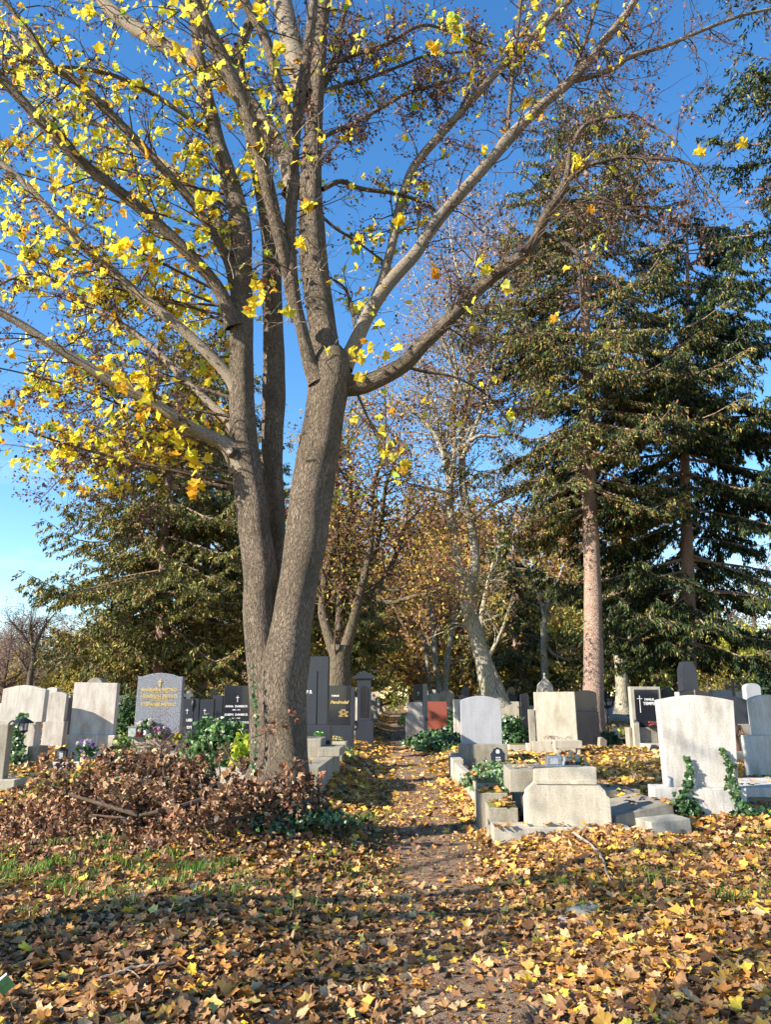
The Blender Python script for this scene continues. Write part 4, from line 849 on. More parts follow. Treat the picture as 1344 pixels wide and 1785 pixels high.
# big leaning stone on the right
r3, m, z3, h3 = stone('largest pale headstone with curved top and ivy creeping up, at the lower right', 1147, 1275, 1212, 1422, 'wide_top', 'granite', t=.18, base=[(1140, 1296, 1372)], lean=R(1.5), side=R(.2), rz=R(-3))
part(r3, 'front_panel', 'granite', lambda g: box(g, -.30, .40, -.085, -.06, -.1, z3 - .012), .005)
# slab and wedge between them
s1 = empty('grave_ledger', (2.62, 10.6, float(height(2.62, 10.6)) - .03), 'long flat grey ledger slab lying between the notched headstone and the largest pale headstone', 'grave slab', rot=(0, 0, R(8)))
part(s1, 'slab', 'concrete', lambda g: box(g, -.75, .75, 0, .75, .10, .19), .01); part(s1, 'rim', 'concrete', lambda g: box(g, -.7, .7, .04, .7, -.2, .098), .005)
s1 = empty('stone_wedge', (2.75, 9.05, float(height(2.75, 9.05)) - .03), 'sloping grey concrete wedge beside the left foot of the largest pale headstone', 'stone block', rot=(0, R(-4), R(10)))
part(s1, 'block', 'concrete', lambda g: prism(g, [(-.25, -.1), (.5, -.1), (.5, .28), (-.2, .2)], .9), .015); part(s1, 'step', 'concrete_lt', lambda g: box(g, .02, .48, -.35, -.002, -.1, .16), .01)
s1 = empty('grave_ledger', (4.95, 10.4, float(height(4.95, 10.4)) - .03), 'broad flat granite ledger slab right of the largest pale headstone, at the photo edge', 'grave slab', rot=(0, 0, R(-4)))
part(s1, 'slab', 'granite', lambda g: box(g, -.75, .9, 0, 1.3, .12, .24), .012); part(s1, 'rim', 'concrete', lambda g: box(g, -.7, .85, .05, 1.25, -.2, .118), .005)
def candle(label, p, r, h, mat, lid='tin', name='grave_candle'):
    e = empty(name, p, label, 'candle')
    part(e, 'glass_cup', mat, lambda g: tube(g, np.array([[0, 0, 0], [0, 0, .002], [0, 0, h * .5], [0, 0, h * .97], [0, 0, h]]), [r * .9, r, r * 1.02, r, r * .9], 14), 0, True)
    part(e, 'lid', lid, lambda g: tube(g, np.array([[0, 0, h], [0, 0, h + .004], [0, 0, h * 1.08], [0, 0, h * 1.2]]), [r * 1.1, r * 1.1, r * .8, r * .2], 12), 0, True); return e
p = W(1161, 1371, 8.75); p[2] = r3.location[2] + z3; candle('pale yellow candle jar on the plinth left of the largest headstone slab', (r3.location[0] - .40, r3.location[1] + .02, p[2] + .0), .035, .11, 'glass')
# R1 grey-blue stone
r4, m, z4, h4 = stone('blue grey headstone with gently arched top behind the ivy bed right of the path', 803, 873, 1213, 1332, 'arch', 'granite_blue', t=.16, base=[(800, 884, 1297)], bmat='concrete', rz=R(-2))
k0 = empty('grave_border', (r4.location[0], r4.location[1], r4.location[2]), 'low pale concrete kerb around the ivy bed', 'grave border')
for a, b, y0, y1, z1, nm in [(-.62, -.50, -4.0, -.1, .10, 'kerb'), (-.66, -.45, -.8, .1, .17, 'kerb_block'), (-.62, -.3, .14, .3, .22, 'kerb_block'), (.9, 1.0, -2.4, -.1, .1, 'kerb')]:
    part(k0, nm, 'concrete_lt', lambda g: box(g, a, b, y0, y1, -.25, z1), .012)
pl = empty('grave_plaque', (r4.location[0] + .24, r4.location[1] - .55, r4.location[2] + .08), 'small black rough topped plaque leaning at the foot of the blue grey headstone', 'plaque', rot=(R(-8), 0, R(3)))
sl = part(pl, 'slab', 'black', lambda g: prism(g, outline('rough', .27, .29), .04), .004)
def flame(g):
    for s in (-1, 1): prism(g, [(s * .01 + x, .17 + z) for x, z in [(0, 0), (.028 * s, .03), (.02 * s, .06), (0, .09), (-.012 * s, .04)]][::s], .003, (0, -.004 - .0005 * s, 0))
part(pl, 'flower_emblem', 'wpaint', flame, 0)
text(pl, [('RUHE', 0, .09, .035), ('SANFT', 0, .045, .035)], 'wpaint')
# R2
r5, m, z5, h5 = stone('plain weathered beige headstone in front of the white carved stone', 933, 1003, 1206, 1312, 'flat', 'granite_beige', t=.14, base=[(928, 1008, 1292)], bmat='concrete_lt', side=R(-.5), lean=R(-2), rz=R(-3))
part(r5, 'side_slab', 'concrete', lambda g: box(g, -.62, -.49, -.02, .16, 0, .98), .008)
tb = empty('stone_trough', (r5.location[0] + .05, r5.location[1] - .75, r5.location[2]), 'pinkish stone trough on two feet in front of the plain beige headstone', 'planter')
part(tb, 'trough', 'concrete_lt', lambda g: box(g, -.27, .33, 0, .26, .16, .32), .01)
for x in (-.22, .26): part(tb, 'foot', 'concrete_lt', lambda g: box(g, x - .03, x + .03, .03, .22, 0, .158), .004)
# dried wire wreath on its base
wr = G()
for _ in range(16):
    a = rng.uniform(-.28, .28); rr = rng.uniform(.04, .10); t = np.linspace(.1, 3.04, 10); tube(wr, np.c_[a + rr * np.cos(t), np.full(10, -.1) + rng.normal() * .03, .31 + rr * np.sin(t)], np.full(10, .005), 4, tint=None)
wo = wr.build('dried_garland', M['wood'], None); wo.location = (r5.location[0], r5.location[1] - .04, r5.location[2]); tag(wo, 'dried wiry garland arched over the base of the plain beige headstone', 'garland')
# white carved stone behind
r6, m, z6, h6 = stone('small white carved headstone with pointed top and medallion', 937, 964, 1180, 1275, 'ogee', 'white', Yq=25, t=.2, base=[(933, 968, 1235)], name='gravestone')
part(r6, 'medallion', 'white', lambda g: [tube(g, np.array([[0, -.03, z6 + h6 * .55], [0, 0.01, z6 + h6 * .55]]), [.1, .12], 18)], 0, True)
part(r6, 'finial', 'white', lambda g: tube(g, np.array([[0, .1, z6 + h6 - .02], [0, .1, z6 + h6 + .05], [0, .1, z6 + h6 + .1], [0, .1, z6 + h6 + .14]]), [.04, .03, .05, .01], 10), 0, True)
stone('dark blue headstone partly hidden by the thick spruce trunk', 1000, 1040, 1203, 1262, 'arch', 'black', Yq=21, t=.15, base=[(996, 1043, 1240)], bmat='black')
stone('narrow black pillar gravestone with rounded cap behind ivy, left of the plain beige headstone', 908, 922, 1209, 1262, 'tall_round', 'black', Yq=21.5, t=.2)
stone('tall plain grey gravestone far behind the narrow black pillar', 900, 913, 1187, 1230, 'flat', 'darkgrey', Yq=38, t=.3)
stone('small black round topped gravestone before the cream wall', 885, 898, 1197, 1226, 'round', 'black', Yq=32, t=.2, base=[(883, 900, 1213)], bmat='darkgrey')
stone('low cream gravestone left of the black pillar', 872, 905, 1223, 1240, 'flat', 'concrete_lt', Yq=26, t=.3)
stone('tiny bronze lettered gravestone above the blue grey headstone', 806, 818, 1196, 1226, 'round', 'darkgrey', Yq=30, t=.18)
stone('cream square gravestone just left of the blue grey headstone', 791, 808, 1219, 1246, 'flat', 'white', Yq=23, t=.25)
wl = empty('chapel', (W(888, 1200, 75)[0], 75, float(height(10, 75))), 'cream walled low building glimpsed far behind the graves', 'building')
part(wl, 'wall', 'plaster', lambda g: box(g, -2.6, 2.6, 0, 5, -.3, 2.9), 0); part(wl, 'roof', 'roof', lambda g: prism(g, [(-2.9, 2.9), (2.9, 2.9), (0, 4.2)], 5.4, (0, -.2, 0)), 0)
for x in (-1.5, 0, 1.5): part(wl, 'window', 'black', lambda g: box(g, x - .35, x + .35, -.04, -.003, .9, 2.1), 0)
pb = empty('planter', (W(908, 1262, 19.5)[0], 19.5, float(height(3.4, 19.5)) - .02), 'low white concrete planter with yellow leaves left of the plain beige headstone', 'planter')
part(pb, 'box', 'concrete_lt', lambda g: box(g, -.3, .28, 0, .4, -.05, .17), .01); part(pb, 'soil', 'moss', lambda g: box(g, -.26, .24, .04, .36, .172, .185), 0)
pb = empty('planter', (W(927, 1270, 18.6)[0], 18.6, float(height(3.6, 18.6)) - .02), 'small white square pot left of the plain beige headstone base', 'planter')
part(pb, 'pot', 'white', lambda g: prism(g, [(-.10, 0), (.10, 0), (.12, .22), (-.12, .22)], .2), .006)
# granite stone with family name
r7, m, z7, h7 = stone('black gravestone in a pale frame with a thin white cross and family name', 1098, 1152, 1197, 1297, 'flat', 'concrete_lt', t=.16, base=[(1094, 1165, 1268)], bmat='concrete', Yq=20.5, rz=R(5))
wq = 54 * m
part(r7, 'panel', 'black', lambda g: box(g, -wq * .39, wq * .42, -.012, .01, z7 + .01, z7 + h7 * .93), .004)
cross(r7, -wq * .22, z7 + h7 * .36, h7 * .42, .14, .014, y=-.013, bar=.82)
text(r7, [('FAMILIE', wq * .1, z7 + h7 * .66, .075), ('TEMPER', wq * .12, z7 + h7 * .55, .105)], 'wpaint', y=-.015)
part(r7, 'side_post', 'concrete_lt', lambda g: box(g, -wq * .58, -wq * .40, -.2, -.07, -.1, z7 + .12), .006)
part(r7, 'kerb', 'concrete_lt', lambda g: box(g, -wq * .42, wq * .75, -.9, -.12, -.2, .16), .01)
fb = empty('flower_box', (r7.location[0] + .20, r7.location[1] - .16, r7.location[2] + z7 + .002), 'low box of red and white flowers at the foot of the framed black gravestone', 'flower box')
part(fb, 'box', 'black', lambda g: box(g, -.22, .34, 0, .1, 0, .05), .003)
gf = G(); n = 150; P = np.c_[rng.uniform(-.22, .34, n), rng.uniform(0, .1, n), rng.uniform(.05, .15, n)]; place(gf, *quad_leaf(), P, rdir(n), rdir(n), np.full(n, .04), mixcol([(.5, .07, .05), (.7, .65, .55), (.3, .04, .04)], [4, 2, 2], n)); tag(gf.build('flowers', M['petal'], fb, world=False), kind='stuff')
def lantern(label, p, w, h, body='metal_dark', name='grave_lantern', rot=0):
    e = empty(name, p, label, 'lantern', rot=(0, 0, rot)); a = w / 2
    part(e, 'base', body, lambda g: box(g, -a, a, -a, a, 0, h * .1), .002)
    for x in (-a * .85, a * .85):
        for y in (-a * .85, a * .85): part(e, 'post', body, lambda g: box(g, x - a * .12, x + a * .12, y - a * .12, y + a * .12, h * .1, h * .7), 0)
    part(e, 'glass', 'glass', lambda g: box(g, -a * .7, a * .7, -a * .7, a * .7, h * .1, h * .69), 0)
    part(e, 'roof', body, lambda g: tube(g, np.array([[0, 0, h * .7], [0, 0, h * .74], [0, 0, h * .9], [0, 0, h]]), [a * 1.5, a * 1.45, a * .6, a * .1], 4), 0); return e
lantern('dark lantern on the left corner of the framed black gravestone base', (r7.location[0] - .30, r7.location[1] - .05, r7.location[2] + z7 + .003), .12, .2)
p = W(1073, 1268, 22.5); lantern('white lantern with red candle on a dark slab right of the thick spruce trunk', (p[0], 22.5, float(height(p[0], 22.5)) + .10), .13, .28, 'wpaint')
s1 = empty('grave_ledger', (p[0] + .2, 22.3, float(height(p[0], 22.5)) - .05), 'dark low grave slab right of the thick spruce trunk', 'grave slab'); part(s1, 'slab', 'darkgrey', lambda g: box(g, -.45, .5, 0, .7, -.1, .145), .01)
p = W(1058, 1230, 24); e = empty('wreath_stand', (p[0], 24, float(height(p[0], 24))), 'dark round wreath on a post right of the thick spruce trunk', 'wreath')
part(e, 'post', 'metal_dark', lambda g: tube(g, np.array([[0, 0, -.1], [0, 0, .6], [0, 0, 1.5]]), [.035, .03, .025], 8), 0, True)
part(e, 'wreath', 'metal_dark', lambda g: tube(g, np.array([[.16 * math.cos(t), -.05, 1.12 + .16 * math.sin(t)] for t in np.linspace(0, 6.28, 20)]), np.full(20, .055), 8, .2), 0, True)
r8, m, z8, h8 = stone('dark headstone with faint lettering behind the largest pale headstone', 1183, 1239, 1202, 1262, 'arch', 'black', Yq=19, t=.2, base=[(1178, 1245, 1245)], bmat='darkgrey', rz=R(8))
text(r8, [('MORITZ  KARL', 0, z8 + h8 * .62, .075), ('ANNA  KARL', 0, z8 + h8 * .46, .075)], 'concrete_lt'); cross(r8, 0, z8 + h8 * .76, .14, .06, .012, 'concrete_lt')
part(r8, 'edge_strip', 'white', lambda g: box(g, -56 * m / 2 - .035, -56 * m / 2 - .003, .0, .19, z8 + .002, z8 + h8 * .9), .003)
stone('weathered dark stone block with clipped corners rising highest at the right', 1185, 1216, 1153, 1230, 'taper', 'darkgrey', Yq=21.5, t=.35)
stone('grey round topped gravestone behind the framed black gravestone', 1152, 1176, 1199, 1240, 'round', 'darkgrey', Yq=27, t=.25)
stone('broad dark gravestone behind the brown figure at the right', 1248, 1302, 1214, 1272, 'arch', 'darkgrey', Yq=17, t=.2, base=[(1244, 1306, 1262)], bmat='concrete')
stone('long low bluish gravestone under the iron cross', 1242, 1284, 1203, 1240, 'flat', 'granite_blue', Yq=27, t=.3)
stone('white edged gravestone just right of the iron cross', 1284, 1302, 1205, 1240, 'peak', 'white', Yq=27, t=.3)
stone('grey gravestone with rounded top right of the iron cross', 1300, 1326, 1191, 1255, 'tall_round', 'granite_blue', Yq=21, t=.25)
r9, m, z9, h9 = stone('pale speckled headstone cut off by the right edge', 1314, 1372, 1211, 1300, 'arch', 'granite', Yq=13.2, t=.18, base=[(1305, 1380, 1281)], rz=R(6), side=R(-2))
e = empty('statue', (W(1284, 1262, 15.6)[0], 15.6, float(height(7.2, 15.6))), 'rusty brown robed figure on a small beige base at the right', 'statue')
part(e, 'pedestal', 'concrete_lt', lambda g: prism(g, [(-.19, -.1), (.19, -.1), (.15, .2), (-.15, .2)], .3), .01)
part(e, 'figure', 'rust', lambda g: (tube(g, np.array([[0, .15, .2], [0, .15, .26], [.0, .15, .5], [.01, .15, .66], [.01, .14, .74], [.01, .13, .8], [.01, .12, .87], [.01, .12, .92]]), [.12, .11, .085, .11, .05, .06, .062, .02], 14, .06), tube(g, spline(np.array([[-.1, .14, .68], [-.13, .06, .5], [0, .02, .52]]), 8), np.linspace(.035, .025, 8), 8), tube(g, spline(np.array([[.12, .14, .68], [.14, .06, .5], [.0, .02, .5]]), 8), np.linspace(.035, .025, 8), 8)), 0, True)
e = empty('iron_cross', (W(1281, 1215, 20)[0], 20, float(height(9, 20))), 'black iron cross with flared arms standing above the brown figure', 'cross')
zt = zof(e, 1183)
part(e, 'shaft', 'metal_dark', lambda g: box(g, -.03, .03, 0, .05, -.1, zt), .005)
part(e, 'crossbar', 'metal_dark', lambda g: prism(g, [(-.2, zt - .28), (-.2, zt - .14), (-.1, zt - .18), (.1, zt - .18), (.2, zt - .14), (.2, zt - .28), (.1, zt - .24), (-.1, zt - .24)][::-1], .045, (0, -.003, 0)), 0)
e = empty('boundary_stone', (W(1050, 1280, 20.6)[0], 20.6, float(height(5.8, 20.6)) - .05), 'small mossy upright stone at the foot of the thick spruce trunk', 'stone', rot=(R(5), R(6), .2)); part(e, 'stone', 'concrete', lambda g: prism(g, [(-.1, 0), (.1, 0), (.1, .24), (-.03, .3), (-.1, .28)], .14), .012)

# red stone and others along the path, right
stone('polished red granite headstone beside the path', 745, 779, 1223, 1256, 'flat', 'red', Yq=27, t=.2)
stone('pale rounded boulder headstone behind the red granite one', 745, 783, 1208, 1240, 'arch', 'concrete_lt', Yq=31, t=.5)
stone('grey slanting headstone right of the red granite one', 768, 792, 1203, 1246, 'tall_round', 'concrete', Yq=30, t=.3)
ra, m, za, ha = stone('dark headstone with gold lettering right of the path', 720, 738, 1192, 1250, 'tall_round', 'darkgrey', Yq=32, t=.25)
text(ra, [(s, 0, ha * q, .085) for s, q in (('FAMILIE', .66), ('JOHANN', .55), ('MARIA', .46), ('FRANZ', .37), ('ANNA', .28))], 'gold'); cross(ra, 0, ha * .78, .16, .1, .03)
ra, m, za, ha = stone('white rough headstone stacked of blocks beside the path', 711, 737, 1224, 1262, 'flat', 'white', Yq=29, t=.3, base=[(707, 740, 1246)])
stone('thin dark post gravestone left of the red granite headstone', 738, 745, 1192, 1285, 'flat', 'darkgrey', Yq=25.5, t=.22, bevel=.004)  # separate dark slab stands in for a stone's side face in shade

# ------------------------------------------------------------------ left side graves behind the big trunk
rb, m, zb, hb = stone('tallest dark grey monument with a vertical groove, beside the big maple trunk', 530, 573, 1144, 1290, 'flat', 'darkgrey', Yq=14.6, t=.2, base=[(522, 577, 1263)], rz=R(-3))
part(rb, 'left_panel', 'darkgrey', lambda g: box(g, -.24, .02, -.02, 0, zb + .002, zb + hb * .78), .004); part(rb, 'right_panel', 'darkgrey', lambda g: box(g, .045, .225, -.02, 0, zb + .002, zb + hb * .75), .004)
text(rb, [('F R', -.12, zb + hb * .45, .08)], 'wpaint', y=-.023)
kb = empty('grave_border', (rb.location[0], rb.location[1], rb.location[2] - .02), 'high concrete grave surround with planter between the big maple and the path', 'grave border', rot=(0, 0, R(-2)))
part(kb, 'side_wall', 'concrete', lambda g: box(g, .20, .48, -3.35, -.2, -.3, .24), .012); part(kb, 'side_step', 'concrete', lambda g: box(g, .22, .58, -1.3, -.22, .242, .37), .01)
part(kb, 'front_wall', 'concrete_lt', lambda g: box(g, -1.0, .198, -3.33, -3.1, -.3, .22), .012); part(kb, 'cover_slab', 'concrete_lt', lambda g: box(g, -1.0, .16, -3.08, -.9, -.3, .16), .01)
part(kb, 'planter', 'concrete', lambda g: box(g, -1.0, .22, -.88, -.12, -.1, .50), .012)
rc, m, zc, hc = stone('black headstone with slanting gold script name, left of the path', 572, 611, 1195, 1280, 'flat', 'black', Yq=18, t=.18, base=[(568, 616, 1264)], bmat='darkgrey', rz=R(-4))
text(rc, [('Pendrodel', 0.0, zc + hc * .54, .098)], 'gold', shear=.35); text(rc, [('FAMILIE', -.09, zc + hc * .72, .05)], 'wpaint')
text(rc, [('KARL', .1, zc + hc * .36, .045), ('1899 - 1964', .1, zc + hc * .31, .045), ('HELENE', .1, zc + hc * .26, .045), ('1904 - 1987', .1, zc + hc * .21, .045)], 'gold')
part(rc, 'side_pillar', 'darkgrey', lambda g: box(g, .27, .35, -.02, .17, zc + .002, zc + hc * .96), .004)
kc_ = empty('grave_border', (rc.location[0], rc.location[1], rc.location[2]), 'pale grave surround with trough of green plants in front of the gold script headstone', 'grave border', rot=(0, 0, R(-3)))
part(kc_, 'trough', 'concrete_lt', lambda g: box(g, -.33, .24, -.7, -.3, -.1, .29), .01); part(kc_, 'side_wall', 'concrete', lambda g: box(g, .22, .34, -2.4, -.72, -.25, .14), .01); part(kc_, 'front_wall', 'concrete_lt', lambda g: box(g, -.9, .218, -2.4, -2.25, -.25, .13), .01)
rd, m, zd, hd = stone('dark columnar monument with pediment roof left of the path', 623, 647, 1183, 1266, 'flat', 'darkgrey', Yq=24, t=.35, base=[(619, 651, 1256)])
part(rd, 'pediment', 'darkgrey', lambda g: prism(g, [(-.33, zd + hd), (.33, zd + hd), (.33, zd + hd + .07), (0, zd + hd + .24), (-.33, zd + hd + .07)], .45, (0, -.05, 0)), .006)
part(rd, 'front_niche', 'black', lambda g: prism(g, [(x, z + zd + .1) for x, z in outline('round', .24, hd * .75)], .02, (0, -.014, 0)), .002)
stone('small white gravestone left of the pediment monument', 612, 622, 1205, 1240, 'flat', 'white', Yq=30, t=.25)
stone('tilted pale slab leaning before the pediment monument', 617, 637, 1233, 1262, 'flat', 'concrete_lt', Yq=26, t=.1, lean=R(-14))
stone('tiny pale name block standing before the pediment monument', 619, 634, 1247, 1272, 'flat', 'white', Yq=27, t=.15)
e = empty('wreath_stand', (W(616, 1240, 21)[0], 21, float(height(-1, 21))), 'dark wreath with pale centre beside the gold script headstone', 'wreath')
part(e, 'post', 'metal_dark', lambda g: tube(g, np.array([[0, 0.02, -.1], [0, .02, .5]]), [.02, .02], 6), 0); part(e, 'wreath', 'metal_dark', lambda g: tube(g, np.array([[.10 * math.cos(t), 0, .52 + .10 * math.sin(t)] for t in np.linspace(0, 6.28, 20)]), np.full(20, .035), 8, .2), 0, True); part(e, 'rosette', 'tin', lambda g: tube(g, np.array([[0, -.02, .52], [0, .02, .52]]), [.05, .06], 12), 0)

# ------------------------------------------------------------------ left graves
rl, m, zl, hl = stone('pale speckled headstone with low peaked top at the far left', 3, 76, 1194, 1322, 'peak', 'granite', t=.2, base=[(-12, 62, 1258)], bmat='white', rz=R(3), side=R(1), lean=R(-1), Yq=14.6)
part(rl, 'foot_block', 'concrete', lambda g: box(g, .28, .46, -.22, .28, -.1, .36), .01); part(rl, 'side_block', 'concrete', lambda g: box(g, -.15, .15, -.3, -.062 * 2, -.1, .30), .01)
stone('narrow white gravestone half behind the peaked pale headstone', 80, 113, 1206, 1292, 'arch', 'white', Yq=19.5, t=.22, base=[(76, 111, 1257)], rz=R(6), side=R(1.5))
stone('small gabled white stone peeking over between the two leftmost headstones', 82, 99, 1198, 1260, 'peak', 'white', Yq=24, t=.3)
stone('dark gravestones gap stone standing left of the stained white headstone', 114, 129, 1216, 1268, 'flat', 'black', Yq=25, t=.3)
stone('half visible pale headstone at the extreme left edge', -30, 5, 1226, 1275, 'flat', 'white', Yq=21, t=.25)
r2, m, zz2, hh2 = stone('white stained square headstone with brown blotches and broad plinth', 128, 202, 1190, 1316, 'flat', 'white', t=.2, base=[(118, 200, 1281)], rz=R(3), side=R(.8), Yq=15.2)
stone('grey round arched stone peeking above the stained white headstone', 150, 180, 1181, 1270, 'round', 'concrete', Yq=19, t=.3)
rm, m, zm, hm = stone('speckled dark headstone with gold names and small cross, flowers at its foot', 240, 318, 1173, 1322, 'shoulder', 'speckle', t=.2, base=[(228, 328, 1284)], bmat='concrete_lt', rz=R(2), side=R(.3), Yq=14.6)
zz = lambda py: zof(rm, py)
text(rm, [('BARBARA METKO', .0, zz(1205), .083), ('4. 4. 1896 - 25. 2. 1978', .01, zz(1208.5), .034), ('HEINRICH METKO', .0, zz(1216.5), .083), ('OBERSTLEUTNANT', .01, zz(1219.5), .034), ('8. 8. 1905 - 30. 8. 1980', .01, zz(1223), .034), ('STEFANIE METKO', .0, zz(1230.5), .083), ('26. 12. 1909 - 16. 9. 2001', .01, zz(1234), .034)], 'gold')
cross(rm, 0, zz(1197), .13, .08, .022, 'gold'); 
def rays(g):
    for a in np.linspace(.5, 5.8, 8): c, s = math.cos(a + 1.57), math.sin(a + 1.57); z0 = zz(1192.5); prism(g, [(c * .02 - s * .004, z0 + s * .02 + c * .004), (c * .02 + s * .004, z0 + s * .02 - c * .004), (c * .052, z0 + s * .052)], .003, (0, -.005, 0))
part(rm, 'ray_emblem', 'gold', rays, 0)
s1 = empty('grave_ledger', (W(212, 1342, 12.2)[0], 12.2, float(height(-4.2, 12.2)) - .05), 'pale kerb slab half buried under the dead branch before the speckled headstone', 'grave slab', rot=(0, 0, R(4))); part(s1, 'slab', 'concrete_lt', lambda g: box(g, -.4, .55, 0, .3, -.1, .19), .012)
s1 = empty('name_bar', (W(111, 1328, 13.4)[0], 13.4, float(height(-5.6, 13.4)) - .03), 'low pinkish kerb bar with a white name plate in front of the stained white headstone', 'grave border', rot=(0, 0, R(5)))
part(s1, 'bar', 'granite', lambda g: box(g, -.26, .26, 0, .16, -.1, .15), .01); part(s1, 'name_plate', 'wpaint', lambda g: box(g, -.07, .07, -.008, -.001, .05, .11), 0)
lantern('small dark lantern on the grass between the leftmost headstones', (W(106, 1318, 13.9)[0], 13.9, float(height(-5.9, 13.9)) + .12), .16, .22, 'metal_dark')
# lamp on bracket far left
e = empty('grave_lamp', (W(-6, 1380, 11.6)[0], 11.6, float(height(-5.7, 11.6)) - .05), 'weathered dark metal lamp hung from an arm on a stone post at the far left', 'lamp')
part(e, 'post', 'concrete', lambda g: box(g, -.1, .06, 0, .16, 0, .95), .01); part(e, 'footing', 'concrete_lt', lambda g: box(g, -.15, .28, -.1, .3, -.1, .2), .01)
part(e, 'arm', 'metal_dark', lambda g: tube(g, spline(np.array([[0, .08, .92], [.06, .08, 1.0], [.14, .08, .98], [.22, .08, .99]]), 12), np.full(12, .014), 6), 0, True)
lm = part(e, 'lantern', 'metal_dark', lambda g: (tube(g, np.array([[.24, .08, .84], [.24, .08, .86], [.24, .08, .87]]), [.05, .07, .07], 6), tube(g, np.array([[.24, .08, .97], [.24, .08, .98], [.24, .08, 1.02], [.24, .08, 1.05]]), [.14, .14, .08, .02], 12), [tube(g, np.array([[.24 + .06 * math.cos(a), .08 + .06 * math.sin(a), .865], [.24 + .07 * math.cos(a), .08 + .07 * math.sin(a), .975]]), [.006, .006], 4) for a in np.arange(0, 6.2, 1.047)]), 0)
part(e, 'glass', 'glass', lambda g: tube(g, np.array([[.24, .08, .868], [.24, .08, .972]]), [.05, .058], 10), 0)
# middle distance left
rs, m, zs_, hs_ = stone('dark grey headstone with cross right beside the speckled headstone', 318, 347, 1218, 1262, 'flat', 'darkgrey', Yq=21, t=.2); cross(rs, -.08, zs_ + hs_ * .66, .14, .09, .01); text(rs, [('LEEB', .0, hs_ * .5, .09), ('DIT', .0, hs_ * .34, .09)], 'wpaint')
rs, m, zs_, hs_ = stone('second dark grey headstone with cross, partner to the one left of it', 349, 373, 1219, 1262, 'flat', 'darkgrey', Yq=21, t=.2); cross(rs, -.05, zs_ + hs_ * .66, .14, .08, .01); text(rs, [('FAMILIE', -.04, hs_ * .58, .04), ('DUDA', -.04, hs_ * .45, .06)], 'wpaint')
rs, m, zs_, hs_ = stone('dark headstone with white lettering just left of the big maple trunk', 391, 436, 1195, 1265, 'flat', 'black', Yq=19, t=.2, rz=R(3)); cross(rs, .02, hs_ * .74, .15, .08, .012)
text(rs, [('ANNA  DAMBECK', 0, hs_ * .66, .065), ('1884 - 1951', 0, hs_ * .61, .04), ('JOSEPH  DAMBECK', 0, hs_ * .53, .065), ('1881 - 1960', 0, hs_ * .48, .04), ('W.  GEORG  DAMBECK', 0, hs_ * .41, .06), ('MARGARETE', 0, hs_ * .3, .065)], 'wpaint')
rs, m, zs_, hs_ = stone('small black marker with dark metal cross behind the ivy mound', 371, 388, 1212, 1256, 'flat', 'darkgrey', Yq=23, t=.2); cross(rs, 0, hs_ * .45, .25, .16, .03, 'metal_dark')
rs, m, zs_, hs_ = stone('small white arched stone with niche far behind the ivy mound', 363, 378, 1201, 1240, 'round', 'white', Yq=30, t=.25); part(rs, 'niche', 'black', lambda g: prism(g, [(x, z + hs_ * .6) for x, z in outline('round', .09, .2)], .01, (0, -.008, 0)), 0)
e = empty('stone_cross', (W(327, 1225, 26)[0], 26, float(height(-6.7, 26))), 'small white stone cross right of the speckled headstone', 'cross'); zt = zof(e, 1204)
part(e, 'cross', 'white', lambda g: prism(g, [(-.15, 0), (.15, 0), (.06, zt - .35), (.06, zt - .2), (.14, zt - .2), (.14, zt - .09), (.06, zt - .09), (.06, zt), (-.06, zt), (-.06, zt - .09), (-.14, zt - .09), (-.14, zt - .2), (-.06, zt - .2), (-.06, zt - .35)], .12), .008)
e = empty('torch_lamp', (W(335, 1262, 16.5)[0], 16.5, float(height(-4.1, 16.5)) - .05), 'black iron torch lamp on a slim pole before the two dark headstones', 'lamp'); zt = zof(e, 1219)
part(e, 'pole', 'metal_dark', lambda g: tube(g, np.array([[0, 0, 0], [0, 0, .1], [0, 0, zt - .25]]), [.05, .018, .014], 8), 0, True)
part(e, 'bowl', 'metal_dark', lambda g: tube(g, np.array([[0, 0, zt - .25], [0, 0, zt - .18], [0, 0, zt - .12], [0, 0, zt - .06], [0, 0, zt]]), [.015, .035, .06, .045, .035], 8), 0, True)

# ------------------------------------------------------------------ flowers and candles
def bouquet(label, p, r, heads, cols, w, leaf=(.04, .12, .03), name='bouquet', hsz=.035, n_leaf=70, pot=None):
    e = empty(name, p, label, 'flowers')
    if pot: part(e, 'pot', pot[0], lambda g: tube(g, np.array([[0, 0, 0], [0, 0, .003], [0, 0, pot[1]], [0, 0, pot[1] + .003]]), [pot[1] * .35, pot[1] * .38, pot[1] * .55, pot[1] * .4], 14), 0, True)
    z0 = pot[1] if pot else 0
    gh = G(); gl = G()
    for k in range(heads):
        c = norm(rng.normal(size=3) * [1, 1, .8] + [0, -.35, .5]) * r * rng.uniform(.55, 1) + [0, 0, z0 + r * .5]
        n = 22; d = norm(rdir(n) + norm(c)[None] * .5); place(gh, *simple_leaf(.8), c + d * hsz * .55, norm(np.cross(d, rdir(n))), d, np.full(n, hsz * 1.1), mixcol([cols[rng.choice(len(cols), p=np.array(w) / sum(w))]], [1], n, .08))
        tube(gl, np.array([[0, 0, z0], c * .5 + [0, 0, z0 * .5], c]), [.004, .003, .003], 4, tint=leaf)
    d = rdir(n_leaf) * [1, 1, .7]; P = d * r * rng.uniform(.3, .95, (n_leaf, 1)) + [0, 0, z0 + r * .45]
    place(gl, *simple_leaf(.4), P, d, rdir(n_leaf), np.full(n_leaf, r * .42), mixcol([leaf, (leaf[0] * 1.6, leaf[1] * 1.4, leaf[2])], [1, 1], n_leaf))
    tag(gh.build('blooms', M['petal'], e, world=False), kind=None); tag(gl.build('foliage', M['ivy'], e, world=False), kind=None); return e
